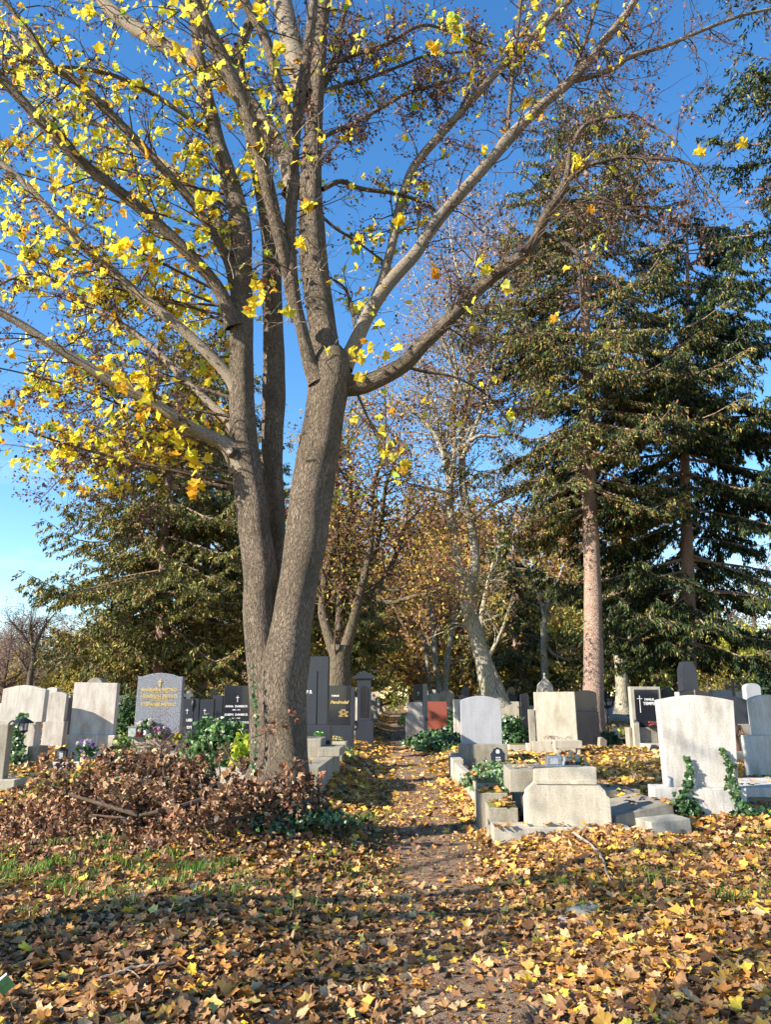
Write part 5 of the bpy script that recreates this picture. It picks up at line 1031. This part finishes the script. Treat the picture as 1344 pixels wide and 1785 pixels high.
pz = rm.location[2] + zm
bouquet('cluster of white roses with green leaves against the speckled headstone', (rm.location[0] - .17, rm.location[1] - .08, pz + .03), .17, 7, [(.75, .72, .62)], [1], hsz=.055, pot=('purple', .10))
bouquet('low arrangement of pink and white flowers at the foot of the speckled headstone', (rm.location[0] + .12, rm.location[1] - .16, pz - .03), .15, 16, [(.72, .35, .55), (.78, .68, .72), (.6, .22, .42)], [3, 2, 2], hsz=.04)
bouquet('pale green hydrangea heads left of the pink flowers', (rm.location[0] - .06, rm.location[1] - .2, pz - .04), .08, 5, [(.6, .65, .25), (.75, .75, .5)], [1, 1], hsz=.035)
bouquet('yellow flowers right of the speckled headstone', (rm.location[0] + .50, rm.location[1] - .35, pz - .05), .10, 7, [(.8, .6, .03)], [1], hsz=.035)
candle('red grave candle at the foot of the speckled headstone', (rm.location[0] - .29, rm.location[1] - .09, pz + .002), .035, .11, 'redp')
e = empty('glass_lantern', (rm.location[0] - .40, rm.location[1] - .1, pz + .002), 'square cloudy glass box lantern left of the red grave candle', 'lantern'); part(e, 'glass_box', 'glass', lambda g: box(g, -.07, .07, -.05, .06, 0, .16), .004); part(e, 'lid', 'tin', lambda g: box(g, -.08, .08, -.06, .07, .162, .175), .002)
bouquet('pot of white and purple flowers before the stained white headstone', (W(148, 1322, 13.6)[0], 13.6, float(height(-5.2, 13.6))), .20, 16, [(.75, .75, .72), (.42, .22, .6)], [3, 2], hsz=.04, pot=('pot', .16), n_leaf=90)
bouquet('white and pink artificial flowers right of the rounded tin lantern', (W(1005, 1325, 13)[0], 13.0, float(height(3.3, 13)) + .03), .24, 18, [(.78, .76, .74), (.6, .16, .2), (.7, .6, .6)], [5, 1.4, 1], hsz=.045, n_leaf=90)
e = empty('angel_figurine', (W(985, 1325, 13.1)[0], 13.1, float(height(3.1, 13.1))), 'white praying figurine left of the artificial flowers', 'figurine')
part(e, 'body', 'wpaint', lambda g: tube(g, np.array([[0, 0, 0], [0, 0, .02], [0, 0, .16], [0, 0, .22], [0, 0, .26], [0, 0, .29], [0, 0, .33]]), [.07, .075, .04, .045, .02, .033, .012], 12, .06), 0, True)
candle('blue candle jar with brown lid before the plain beige headstone', (W(975, 1312, 14.5)[0], 14.5, float(height(3.3, 14.5)) + .04), .045, .16, 'bluep', 'rust')
# cabbage-like plant in the planter
for dx, s in ((-.18, 1.0), (.10, .8)):
    e = G(); n = 26; a = rng.random(n) * 6.28; c = np.array([rb.location[0] + dx + .02, rb.location[1] - .55, rb.location[2] + .50]); d = np.c_[np.cos(a), np.sin(a), rng.uniform(.3, 1.4, n)]
    place(e, *simple_leaf(.7), c + norm(d) * .07 * s, d, rdir(n) * .3 + [0, 0, 1], np.full(n, .15 * s), mixcol([(.10, .30, .07), (.2, .45, .12)], [1, 1], n))
    tag(e.build('leafy_plant', M['ivy']), 'bright green leafy plant in the concrete planter, ' + ('the larger of two' if s == 1 else 'the smaller of two'), 'plant')

# ------------------------------------------------------------------ ivy, shrubs
IVYC = [(.035, .09, .03), (.07, .15, .05), (.12, .20, .07), (.02, .05, .02)]
def ivyleaf():
    o = np.array([(0, -.35), (.22, -.45), (.5, -.12), (.26, .05), (.3, .3), (.0, .6), (-.3, .3), (-.26, .05), (-.5, -.12), (-.22, -.45)]); v = np.vstack([[0, 0, .04], np.c_[o, -.12 * (o ** 2).sum(1)]])
    return v, np.array([[0, 1 + i, 1 + (i + 1) % 10] for i in range(10)])
IL = ivyleaf()
def shrub(name, label, cat, c, rad, n, size, cols=IVYC, w=(3, 3, 1.5, 2), shell=.55, temp=None, stems=8, mat='ivy', out=.7):
    c = np.array(c, float); root = empty(name, c, label, cat); gs_, gl = G(), G(); rad = np.array(rad)
    for _ in range(stems):
        e = c + norm(rng.normal(size=3) * [1, 1, .6] + [0, 0, .6]) * rad * .85; twig(gs_, c + rng.normal(size=3) * [.05, .05, 0], e - c + [0, 0, .1], np.linalg.norm(e - c), .008, 6, .2)
    d = rdir(n); d[:, 2] = np.abs(d[:, 2]); f = rng.uniform(shell, 1, n) ** .6; lump = 1 + .16 * np.sin(d[:, 0] * 7 + 1) * np.sin(d[:, 1] * 6 + d[:, 2] * 5) + .08 * rng.normal(size=n)
    P = c + d * rad * (f * lump)[:, None]; nr = d * out + rdir(n) * .6; td = norm(rdir(n) + np.array([0, 0, -.7]))
    place(gl, *(temp or IL), P, td, nr, size * (.6 + .7 * rng.random(n)), mixcol(cols, w, n, .2))
    gs_.build('stems', M['twig'], root); tag(gl.build('foliage', M[mat], root), kind='stuff'); return root
def at(px, Yq, dz=0): x = W(px, 1300, Yq)[0]; return (x, Yq, float(height(x, Yq)) + dz)
shrub('ivy_mound', 'rounded glossy ivy mound left of the big maple trunk', 'ivy', at(380, 12.8), (.58, .4, .80), 3600, .075, cols=[(.06, .15, .04), (.11, .22, .07), (.18, .30, .10), (.03, .07, .02)], stems=14)
shrub('yellow_green_fern', 'bright yellow green leafy shoots between the ivy mound and the big maple trunk', 'plant', at(428, 11.6, .05), (.26, .25, .78), 420, .11, [(.42, .52, .05), (.55, .58, .08), (.25, .38, .05)], (2, 2, 1), .4, simple_leaf(.2), mat='leaf')
shrub('ivy_bed', 'bushy variegated ivy bed in front of the blue grey headstone', 'ivy', at(866, 12.4, .06), (.52, .8, .34), 3000, .07, [(.09, .17, .06), (.17, .27, .13), (.30, .36, .2), (.3, .17, .05), (.04, .08, .03)], (3, 3, 1.5, .5, 1))
shrub('ivy_bush', 'dark ivy bush left of the plain beige headstone', 'ivy', at(893, 21, 0), (.48, .35, .72), 1500, .10)
shrub('ground_ivy', 'low dark ivy hedge along the right side of the path below the red headstone', 'ivy', at(775, 24, -.05), (1.15, 2.4, .42), 3600, .11, w=(4, 2, .8, 3))
shrub('ground_ivy', 'dark ivy clump climbing beside the cream square gravestone', 'ivy', at(797, 25, 0), (.35, .5, .85), 1000, .12, w=(4, 2, .8, 3))
shrub('conifer_shrub', 'dark green conifer shrub between the stained white and the speckled headstones', 'shrub', at(222, 17.5, 0), (.40, .35, 1.25), 2400, .13, [(.03, .07, .025), (.06, .11, .03), (.14, .2, .05)], (4, 3, 1), .4, needle_twig(), mat='needle')
shrub('rose_bush', 'light green leafy bush at the right foot of the stained white headstone', 'shrub', at(215, 13.9, 0), (.26, .2, .48), 500, .07, [(.2, .28, .07), (.3, .35, .12), (.1, .16, .05)], (2, 2, 1))
shrub('dark_cypress', 'dark evergreen cypress bush at the right edge behind the last headstone', 'shrub', at(1360, 22, 0), (.95, .7, 2.0), 4500, .2, [(.02, .04, .02), (.04, .07, .03)], (3, 1), .5, needle_twig(), mat='needle')
shrub('bright_shrub', 'fresh green shrub behind the framed black gravestone', 'shrub', at(1165, 30, 0), (.7, .6, 1.5), 1500, .14, [(.2, .33, .05), (.1, .2, .04)], (2, 2), .4, simple_leaf(.2), mat='leaf')
shrub('moss_mound', 'yellow green moss mound before the plain beige headstone', 'moss', at(955, 12.0, -.02), (.34, .5, .16), 1800, .035, [(.35, .36, .04), (.25, .28, .04), (.45, .3, .05)], (3, 3, 1), mat='litter')
shrub('planted_border', 'green and yellow plants in the surround of the gold script headstone', 'plants', at(596, 16.5, .03), (.32, .7, .16), 500, .07, [(.10, .2, .07), (.3, .35, .1), (.45, .33, .06)], (3, 1, 1))
shrub('dry_posy', 'yellowish plants in the trough of the gold script headstone', 'plants', (rc.location[0] - .03, rc.location[1] - .5, rc.location[2] + .27), (.22, .12, .12), 160, .05, [(.45, .33, .06), (.5, .5, .3), (.15, .2, .05)], (3, 1, 1))
shrub('ivy_tuft', 'ivy sprouting at the foot of the thick spruce trunk', 'ivy', at(1020, 21.3, 0), (.16, .14, .55), 420, .09)
shrub('ivy_tuft', 'dark ivy tuft on the right side of the thick spruce trunk base', 'ivy', at(1062, 21.5, 0), (.3, .2, .36), 420, .09)
shrub('potted_green', 'round light green bush beside the gold lettered dark headstone', 'shrub', at(707, 30, .55), (.28, .25, .42), 400, .1, [(.3, .45, .12), (.45, .55, .2)], (1, 1), temp=simple_leaf(.2))
def vine(label, pts, w, n, size=.06, name='ivy_vine', back=None):
    pts = np.array(pts, float); S = spline(pts, 40); g = G(); tube(g, S, np.linspace(.008, .003, 40), 5); root = empty(name, pts[0], label, 'ivy'); g.build('stem', M['twig'], root)
    k = rng.integers(0, 40, n); ww = np.interp(k, [0, 10, 39], [w * 1.5, w, w * .35]); P = S[k] + rng.normal(size=(n, 3)) * np.c_[ww, ww * .25, ww * .5] - np.array([0, .02, 0])
    gl = G(); nr = np.tile([-.1, -1, .25], (n, 1)) + rng.normal(size=(n, 3)) * .4; place(gl, *IL, P, norm(rng.normal(size=(n, 3)) * .6 + [0, 0, -1]), nr, size * (.6 + .7 * rng.random(n)), mixcol(IVYC, [2, 4, 2, 1], n, .2)); tag(gl.build('leaves', M['ivy'], root), kind='stuff')
def onr3(x, z, y=-.10): return np.array(r3.matrix_basis @ Vector((x, y, z)))
vine('ivy vine climbing the left side of the largest pale headstone', [onr3(-.33, -.02, -.14), onr3(-.30, .2), onr3(-.19, .42, -.07), onr3(-.17, .62, -.03), onr3(-.18, .70, -.03)], .05, 130)
shrub('ivy_tuft', 'ivy clump at the left foot of the largest pale headstone', 'ivy', onr3(-.27, .0, -.16), (.2, .1, .26), 330, .06)
vine('ivy vine climbing the right side of the largest pale headstone', [onr3(.42, 0, -.14), onr3(.36, .2), onr3(.31, .42, -.07), onr3(.32, .6, -.03), onr3(.24, .78, -.03)], .045, 170)
shrub('ivy_tuft', 'ivy trailing on the ground at the right foot of the largest pale headstone', 'ivy', onr3(.48, .0, -.16), (.28, .12, .14), 260, .06)
q = rl.location; vine('dark ivy column climbing the front of the peaked pale headstone', [(q[0] + .12, q[1] - .32, q[2]), (q[0] + .12, q[1] - .32, q[2] + .3), (q[0] + .10, q[1] - .25, q[2] + .6), (q[0] + .13, q[1] - .15, q[2] + .88)], .10, 620, .08)
shrub('ivy_at_tree_base', 'dark ivy spreading around the foot of the big maple trunk', 'ivy', (TREE[0] + .1, TREE[1] - .35, tz - .08), (.85, .5, .20), 1500, .055, w=(4, 2, .5, 4))
tp = [W(440, 1370, 8.75), W(444, 1320, 8.72), W(446, 1250, 8.7), W(442, 1200, 8.7), W(440, 1160, 8.72)]; vine('thin ivy vine running up the left edge of the big maple trunk', tp, .02, 45, .045)

# ------------------------------------------------------------------ dead bough with withered leaves
root = empty('fallen_bough', at(250, 9.3), 'heap of dead boughs with withered brown leaves lying left of the big maple trunk', 'fallen branch')
gb_, nodes = G(), []
DC = [(.31, .165, .085), (.18, .09, .05), (.46, .28, .155), (.065, .035, .022), (.62, .42, .25)]
for (pts, w0) in [([(470, 1395, 9.0), (380, 1390, 8.8), (300, 1410, 8.6), (220, 1425, 8.6), (160, 1420, 8.7)], 13), ([(440, 1400, 8.8), (360, 1360, 9.2), (300, 1335, 9.5), (265, 1300, 9.8), (235, 1300, 10)], 11), ([(300, 1410, 8.6), (262, 1385, 8.9), (240, 1345, 9.3), (250, 1310, 9.6)], 8), ([(380, 1385, 8.8), (300, 1350, 9.2), (230, 1335, 9.6), (180, 1330, 9.9)], 8), ([(330, 1365, 9.1), (290, 1370, 9.1), (240, 1365, 9.1), (160, 1385, 9.0), (100, 1390, 9.0)], 7), ([(450, 1380, 9), (430, 1350, 9.3), (400, 1320, 9.7), (390, 1300, 9.9)], 7),
                  ([(290, 1375, 9.0), (285, 1340, 9.0), (280, 1305, 9.1), (300, 1280, 9.2)], 6), ([(240, 1420, 8.4), (170, 1400, 8.5), (110, 1380, 8.7), (80, 1360, 9)], 6), ([(450, 1420, 8.4), (400, 1430, 8.1), (350, 1440, 7.9), (300, 1440, 7.8)], 6), ([(440, 1370, 8.8), (410, 1380, 8.3), (390, 1420, 8.1)], 6)]:
    P = np.array([W(x, y, Yq) for x, y, Yq in pts]); P[:, 2] = np.maximum(P[:, 2], height(P[:, 0], P[:, 1]) + .04); S = spline(P, 24); r = np.linspace(w0 * .0033, .006, 24)
    tube(gb_, S, r * 1.25, 8, .05); nn = []; twigs_on(gb_, S, r, 9, .55, 3, .15, nodes=nn, droop=-.04); nodes += nn
gb_.build('boughs', M['twig'], root)
DL = [maple(-.6, .6, .1), maple(.5, -.6, .12, 1.2, .6), simple_leaf(1.0), maple(-.7, -.3, .1, -1.2, 1.4)]
nodes = [n for n in nodes if vnoise(n[0][0] * 1.0, n[0][2] * 3 + n[0][1], 2.6) > -.28 and n[0][2] < .78 + .2 * rng.random() ** 2 and n[0][0] > -5.2 and np.hypot(n[0][0] - TREE[0], n[0][1] - TREE[1]) > .75]
gl = G(); leaves_at(gl, nodes, 2.6, .066, DC, [4, 4, 3, 3, 1.6], .06, DL, hang=-1.0)
# loose heap under it
n = 5000; a = rng.normal(size=(n, 2)) * [1.2, .8]; x = -2.75 + a[:, 0]; y = 9.5 + a[:, 1] * 1.1; dz = np.exp(-(a[:, 0] / 1.3) ** 2 - (a[:, 1] / 1.0) ** 2) * .18
z = height(x, y) + rng.random(n) ** .7 * (dz + .05) + .02; k = (np.hypot(x - TREE[0], y - TREE[1]) > .8); x, y, z = x[k], y[k], z[k]; n = len(x)
for q in range(4):
    s = slice(q, n, 4); m_ = len(x[s]); place(gl, *DL[q], np.c_[x, y, z][s], rdir(m_), rdir(m_) + [0, 0, .5], .066 * (.6 + .7 * rng.random(m_)), mixcol(DC, [4, 4, 3, 3, 1.5], m_, .2))
tag(gl.build('withered_leaves', M['litter'], root), kind='stuff'); print('bough', len(nodes))
gl = G(); n = 900; a = rng.uniform(-1.2, 2.4, n); rr = rng.uniform(.42, .75, n); x = TREE[0] + np.sin(a) * rr; y = TREE[1] - np.cos(a) * rr; z = height(x, y) + rng.random(n) * np.clip(.55 - (rr - .42) * 1.3, .05, 1)
for q in range(4):
    s = slice(q, n, 4); m_ = len(x[s]); place(gl, *DL[q], np.c_[x, y, z][s], rdir(m_), rdir(m_) + [0, -.4, .3], .066 * (.6 + .7 * rng.random(m_)), mixcol(DC, [4, 4, 3, 3, 1.5], m_, .2))
tag(gl.build('withered_leaves', M['litter'], root), kind='stuff')
# dead sprig on the trunk
root = empty('dead_sprig', W(505, 1345, 8.2), 'sprig of withered russet leaves hanging on the right of the big maple trunk base', 'branch'); g, nn = G(), []
for (a, b, c, d) in [(440, 1285, 520, 1270), (480, 1350, 540, 1330), (505, 1350, 520, 1420), (500, 1370, 560, 1345), (455, 1380, 505, 1350)]:
    p0, p1 = W(a, b, 8.35), W(c, d, 8.15); q = twig(g, p0, p1 - p0, np.linalg.norm(p1 - p0), .008, 6, .12); nn += [(v, 0) for v in q[2:]]
g.build('twigs', M['twig'], root); gl = G(); leaves_at(gl, nn, 2.2, .07, [(.27, .125, .065), (.17, .08, .045), (.36, .2, .11)], [1, 1, 1], .05, DL, hang=-1.2); tag(gl.build('withered_leaves', M['litter'], root), kind='stuff')
def stick(label, pts, w, side=0):
    P = np.array([hit(x, y) + [0, 0, .03 + h] for x, y, h in pts]); S = spline(P, 26); S += rng.normal(size=S.shape) * .003; g = G(); tube(g, S, np.linspace(w, w * .45, 26), 8, .1)
    for _ in range(side): k = rng.integers(8, 22); twig(g, S[k], S[k + 2] - S[k] + rng.normal(size=3) * .05, .16, w * .4, 4, .2)
    tag(g.build('stick', M['wood'], smooth=True), label, 'stick')
stick('grey bent stick lying on the leaves below the notched headstone', [(1000, 1462, .03), (1035, 1490, .04), (1052, 1508, .02), (1058, 1530, .01), (1066, 1542, .0)], .016, 1)
stick('thin brown stick lying in the leaves at the lower left', [(172, 1718, .0), (230, 1706, .02), (270, 1700, .02), (310, 1692, .0)], .010, 1)
stick('short dark stick near the right edge of the leaf carpet', [(1235, 1628, .0), (1255, 1628, .03), (1275, 1634, .01)], .010)
stick('long slender twig in front of the heap of dead boughs', [(215, 1456, .02), (245, 1445, .06), (285, 1440, .05)], .008, 1)
p = hit(14, 1750); e = empty('bench_slat', (p[0] - .05, p[1], p[2] + .02), 'green painted slat end poking in at the bottom left corner', 'slat', rot=(R(6), R(-38), R(30))); part(e, 'slat', 'greenm', lambda g: box(g, -.3, .085, -.008, .008, 0, .07), .002); part(e, 'edge', 'wpaint', lambda g: box(g, -.3, .086, -.009, .009, .0705, .076), 0)
for px_, py_, s in ((1022, 1588, .14), (985, 1605, .07), (1300, 1652, .05)):
    p = hit(px_, py_); g = G(); bm = bmesh.new(); bmesh.ops.create_icosphere(bm, subdivisions=3, radius=1); v = np.array([q.co[:] for q in bm.verts]); f = np.array([[q.index for q in t.verts] for t in bm.faces]); bm.free()
    v = v * (1 + .15 * np.sin(v[:, :1] * 4 + v[:, 1:2] * 5)) * [s, s * .7, s * .3] + p; g.add(v, [f]); tag(g.build('rock', M['concrete_lt'], smooth=True), 'flat pale rock showing through the leaves, ' + {.14: 'the largest of three', .07: 'just left of the largest', .05: 'alone near the right edge'}[s], 'rock')

# leaves that settled on kerbs, ledges and slabs
g = G(); L0 = r1.location
for (x0, x1, y0, y1, z, n) in [(L0[0] - .80, L0[0] + .6, L0[1] - .05, L0[1] - .01, L0[2] + .06, 22), (L0[0] - .8, L0[0] - .52, L0[1] + .35, L0[1] + .75, L0[2] + .23, 16), (L0[0] - .88, L0[0] - .58, L0[1] + .85, L0[1] + 1.3, L0[2] + .33, 10), (L0[0] - .85, L0[0] - .65, L0[1] + 1.3, L0[1] + 1.9, L0[2] + .39, 10), (L0[0] - .55, L0[0] - .2, L0[1] + .3, L0[1] + 1.0, L0[2] + .625, 5),
                               (1.95, 3.3, 10.65, 11.3, float(height(2.62, 10.6)) + .17, 40), (2.75, 3.2, 9.0, 9.8, float(height(2.75, 9.05)) + .27, 12), (rb.location[0] - .9, rb.location[0] + .1, rb.location[1] - 3.0, rb.location[1] - 1.0, rb.location[2] + .15, 40), (4.3, 5.8, 10.5, 11.6, float(height(4.95, 10.4)) + .22, 30), (r4.location[0] - .5, r4.location[0] + .8, r4.location[1] - 3.6, r4.location[1] - .3, r4.location[2] + .04, 160)]:
    k = rng.integers(0, 8, n)
    for q in range(8):
        m_ = int((k == q).sum())
        if m_: place(g, *LT[q], np.c_[rng.uniform(x0, x1, m_), rng.uniform(y0, y1, m_), z + rng.random(m_) * .02 + .012], rdir(m_) * [1, 1, .1], rdir(m_) * .3 + [0, 0, 1], .09 * (.5 + .7 * rng.random(m_)), mixcol(BR, [3, 2, 1, 4, 4, 2, 2, 1], m_))
tag(g.build('fallen_leaves', M['litter']), 'scattered maple leaves resting on the stone kerbs and slabs', 'fallen leaves', kind='stuff')

# ------------------------------------------------------------------ parked cars far right, distant grave rows
def car(px, Yq, label):
    x = W(px, 1225, Yq)[0]; e = empty('parked_car', (x, Yq, float(height(x, Yq))), label, 'car', rot=(0, 0, R(8)))
    part(e, 'body', 'car', lambda g: prism(g, [(-2.1, .3), (2.1, .3), (2.15, .7), (1.9, .85), (1.0, .95), (-1.9, 1.0), (-2.15, .7)], 1.7), .05); part(e, 'cabin', 'carglass', lambda g: prism(g, [(-1.8, .96), (1.0, .93), (.45, 1.42), (-1.3, 1.45)], 1.5, (0, .1, 0)), .04)
    for a in (-1.3, 1.35):
        for b in (0, 1.7): part(e, 'wheel', 'rubber', lambda g: tube(g, np.array([[a, b - .1, .33], [a, b + .1, .33]]), [.33, .33], 16), 0)
car(1070, 62, 'white car parked far away behind the spruce trunk'); car(1148, 60, 'white car parked far away behind the framed black gravestone')
tm = []
for knd, mt, w_, h_ in [('arch', 'white', .75, 1.0), ('flat', 'granite', .7, 1.15), ('peak', 'darkgrey', .7, 1.1), ('round', 'black', .6, 1.0), ('flat', 'granite_blue', .9, .8), ('tall_round', 'white', .55, 1.35), ('shoulder', 'concrete_lt', .8, .95)]:
    def mk(loc, knd=knd, mt=mt, w_=w_, h_=h_):
        e = empty('gravestone', loc, 'x', 'gravestone'); part(e, 'slab', mt, lambda g: prism(g, [(x, z + .2) for x, z in outline(knd, w_, h_)], .2), .01); part(e, 'plinth', 'concrete_lt' if mt != 'white' else 'white', lambda g: box(g, -w_ * .6, w_ * .6, -.08, .28, -.2, .198), .01); return e
    tm.append([mk, None])
names = ['white arched', 'pale granite square', 'dark grey peaked', 'black round topped', 'low bluish', 'tall white', 'beige shouldered']
def far(x, y, k, s=1.0, rz=0, where='in the distant rows'):
    loc = (x, y, float(height(x, y)) - .03); lab = f'{names[k]} gravestone {where}'; grp = f'{names[k]} gravestones {where}'
    if tm[k][1] is None: tm[k][1] = tm[k][0](loc); tm[k][1]['label'] = lab; tm[k][1]['group'] = grp; tm[k][1].rotation_euler = (0, 0, rz); tm[k][1].scale = (s, 1, s)
    else: dup(tm[k][1], loc, (rng.normal() * .03, rng.normal() * .03, rz), (s, 1, s), lab, grp)
rg2 = np.random.default_rng(42)
y = 25.5
while y < 100:
    for sd_ in (-1, 1):
        if sd_ == 1 and y < 33: continue
        far(pathx(y) + sd_ * (1.6 + rg2.random() * .3), y + rg2.random(), rg2.choice([0, 1, 5, 6, 0, 3, 2]), rg2.uniform(.75, 1.15), rg2.normal() * .1, 'lining the path far away')
        if y > 34: far(pathx(y) + sd_ * (3.1 + rg2.random() * .4), y + rg2.random(), rg2.integers(0, 7), rg2.uniform(.8, 1.2), rg2.normal() * .1, 'in the second row beside the path')
    y += 2.3 + y * .012
for _ in range(110):
    y = rg2.uniform(25, 62); x = rg2.uniform(-.56 * y, .56 * y)
    if abs(x - pathx(y)) < 3.4: continue
    if y < 30 and (x > 0): continue
    far(x, y, rg2.integers(0, 7), rg2.uniform(.75, 1.15), rg2.normal() * .15, 'scattered in the field of graves' + (' left of the path' if x < 0 else ' right of the path'))
# ------------------------------------------------------------------ light, sky, camera
EL = R(27); AZ = R(26)                                    # shadows fall to the right and away from the camera
sd = np.array([-math.cos(EL) * math.cos(AZ), -math.cos(EL) * math.sin(AZ), math.sin(EL)])
L = bpy.data.lights.new('sun', 'SUN'); L.energy = 5.0; L.angle = R(.5); L.color = (1, .90, .76)
lo = bpy.data.objects.new('sun', L); COL.objects.link(lo); lo.rotation_euler = Vector(sd).to_track_quat('Z', 'Y').to_euler()
w = bpy.data.worlds.new('World'); scene.world = w; w.use_nodes = True
nt = w.node_tree; ns, ln = nt.nodes, nt.links; ns.clear()
sky = ns.new('ShaderNodeTexSky'); sky.sky_type = 'NISHITA'; sky.sun_disc = False; sky.sun_elevation = EL
sky.sun_rotation = math.atan2(sd[0], sd[1]); sky.air_density = 1.0; sky.dust_density = .1; sky.ozone_density = 1.8
hs = ns.new('ShaderNodeHueSaturation'); hs.inputs['Saturation'].default_value = 1.3; hs.inputs['Hue'].default_value = .502; hs.inputs['Value'].default_value = 1.38
ln.new(sky.outputs[0], hs.inputs['Color'])
tc = ns.new('ShaderNodeTexCoord'); mp = ns.new('ShaderNodeMapping'); mp.inputs['Scale'].default_value = (1, 1, 4.5); ln.new(tc.outputs['Generated'], mp.inputs[0])
nz = ns.new('ShaderNodeTexNoise'); nz.inputs['Scale'].default_value = 3.2; nz.inputs['Detail'].default_value = 7; nz.inputs['Roughness'].default_value = .6; ln.new(mp.outputs[0], nz.inputs['Vector'])
rp = ns.new('ShaderNodeValToRGB'); rp.color_ramp.elements[1].color = (.75, .75, .75, 1); rp.color_ramp.elements[0].position = .5; rp.color_ramp.elements[1].position = .78; ln.new(nz.outputs['Fac'], rp.inputs[0])
sx = ns.new('ShaderNodeSeparateXYZ'); ln.new(tc.outputs['Generated'], sx.inputs[0])
mr = ns.new('ShaderNodeMapRange'); mr.inputs['From Min'].default_value = .30; mr.inputs['From Max'].default_value = .08; ln.new(sx.outputs['Z'], mr.inputs['Value'])
mm = ns.new('ShaderNodeMath'); mm.operation = 'MULTIPLY'; ln.new(rp.outputs[0], mm.inputs[0]); ln.new(mr.outputs[0], mm.inputs[1])
mx = ns.new('ShaderNodeMixRGB'); mx.inputs[2].default_value = (7.5, 8.2, 9.0, 1); ln.new(mm.outputs[0], mx.inputs[0]); ln.new(hs.outputs[0], mx.inputs[1])
bgd = ns.new('ShaderNodeBackground'); bgd.inputs[1].default_value = .086; ln.new(mx.outputs[0], bgd.inputs[0])
out = ns.new('ShaderNodeOutputWorld'); ln.new(bgd.outputs[0], out.inputs[0])
cam = bpy.data.cameras.new('camera'); co = bpy.data.objects.new('camera', cam); COL.objects.link(co)
co.location = (0, 0, HC); co.rotation_euler = (math.pi / 2 + TH, 0, 0)
cam.sensor_fit = 'VERTICAL'; cam.sensor_height = 36; cam.lens = 36 * F / 1785; cam.clip_end = 3000; cam.clip_start = .05
scene.camera = co
scene.view_settings.view_transform = 'Standard'; scene.view_settings.look = 'None'; scene.view_settings.gamma = 1; scene.view_settings.exposure = 1.36
scene.cycles.max_bounces = 4; scene.cycles.transparent_max_bounces = 4; scene.cycles.diffuse_bounces = 2; scene.cycles.transmission_bounces = 3
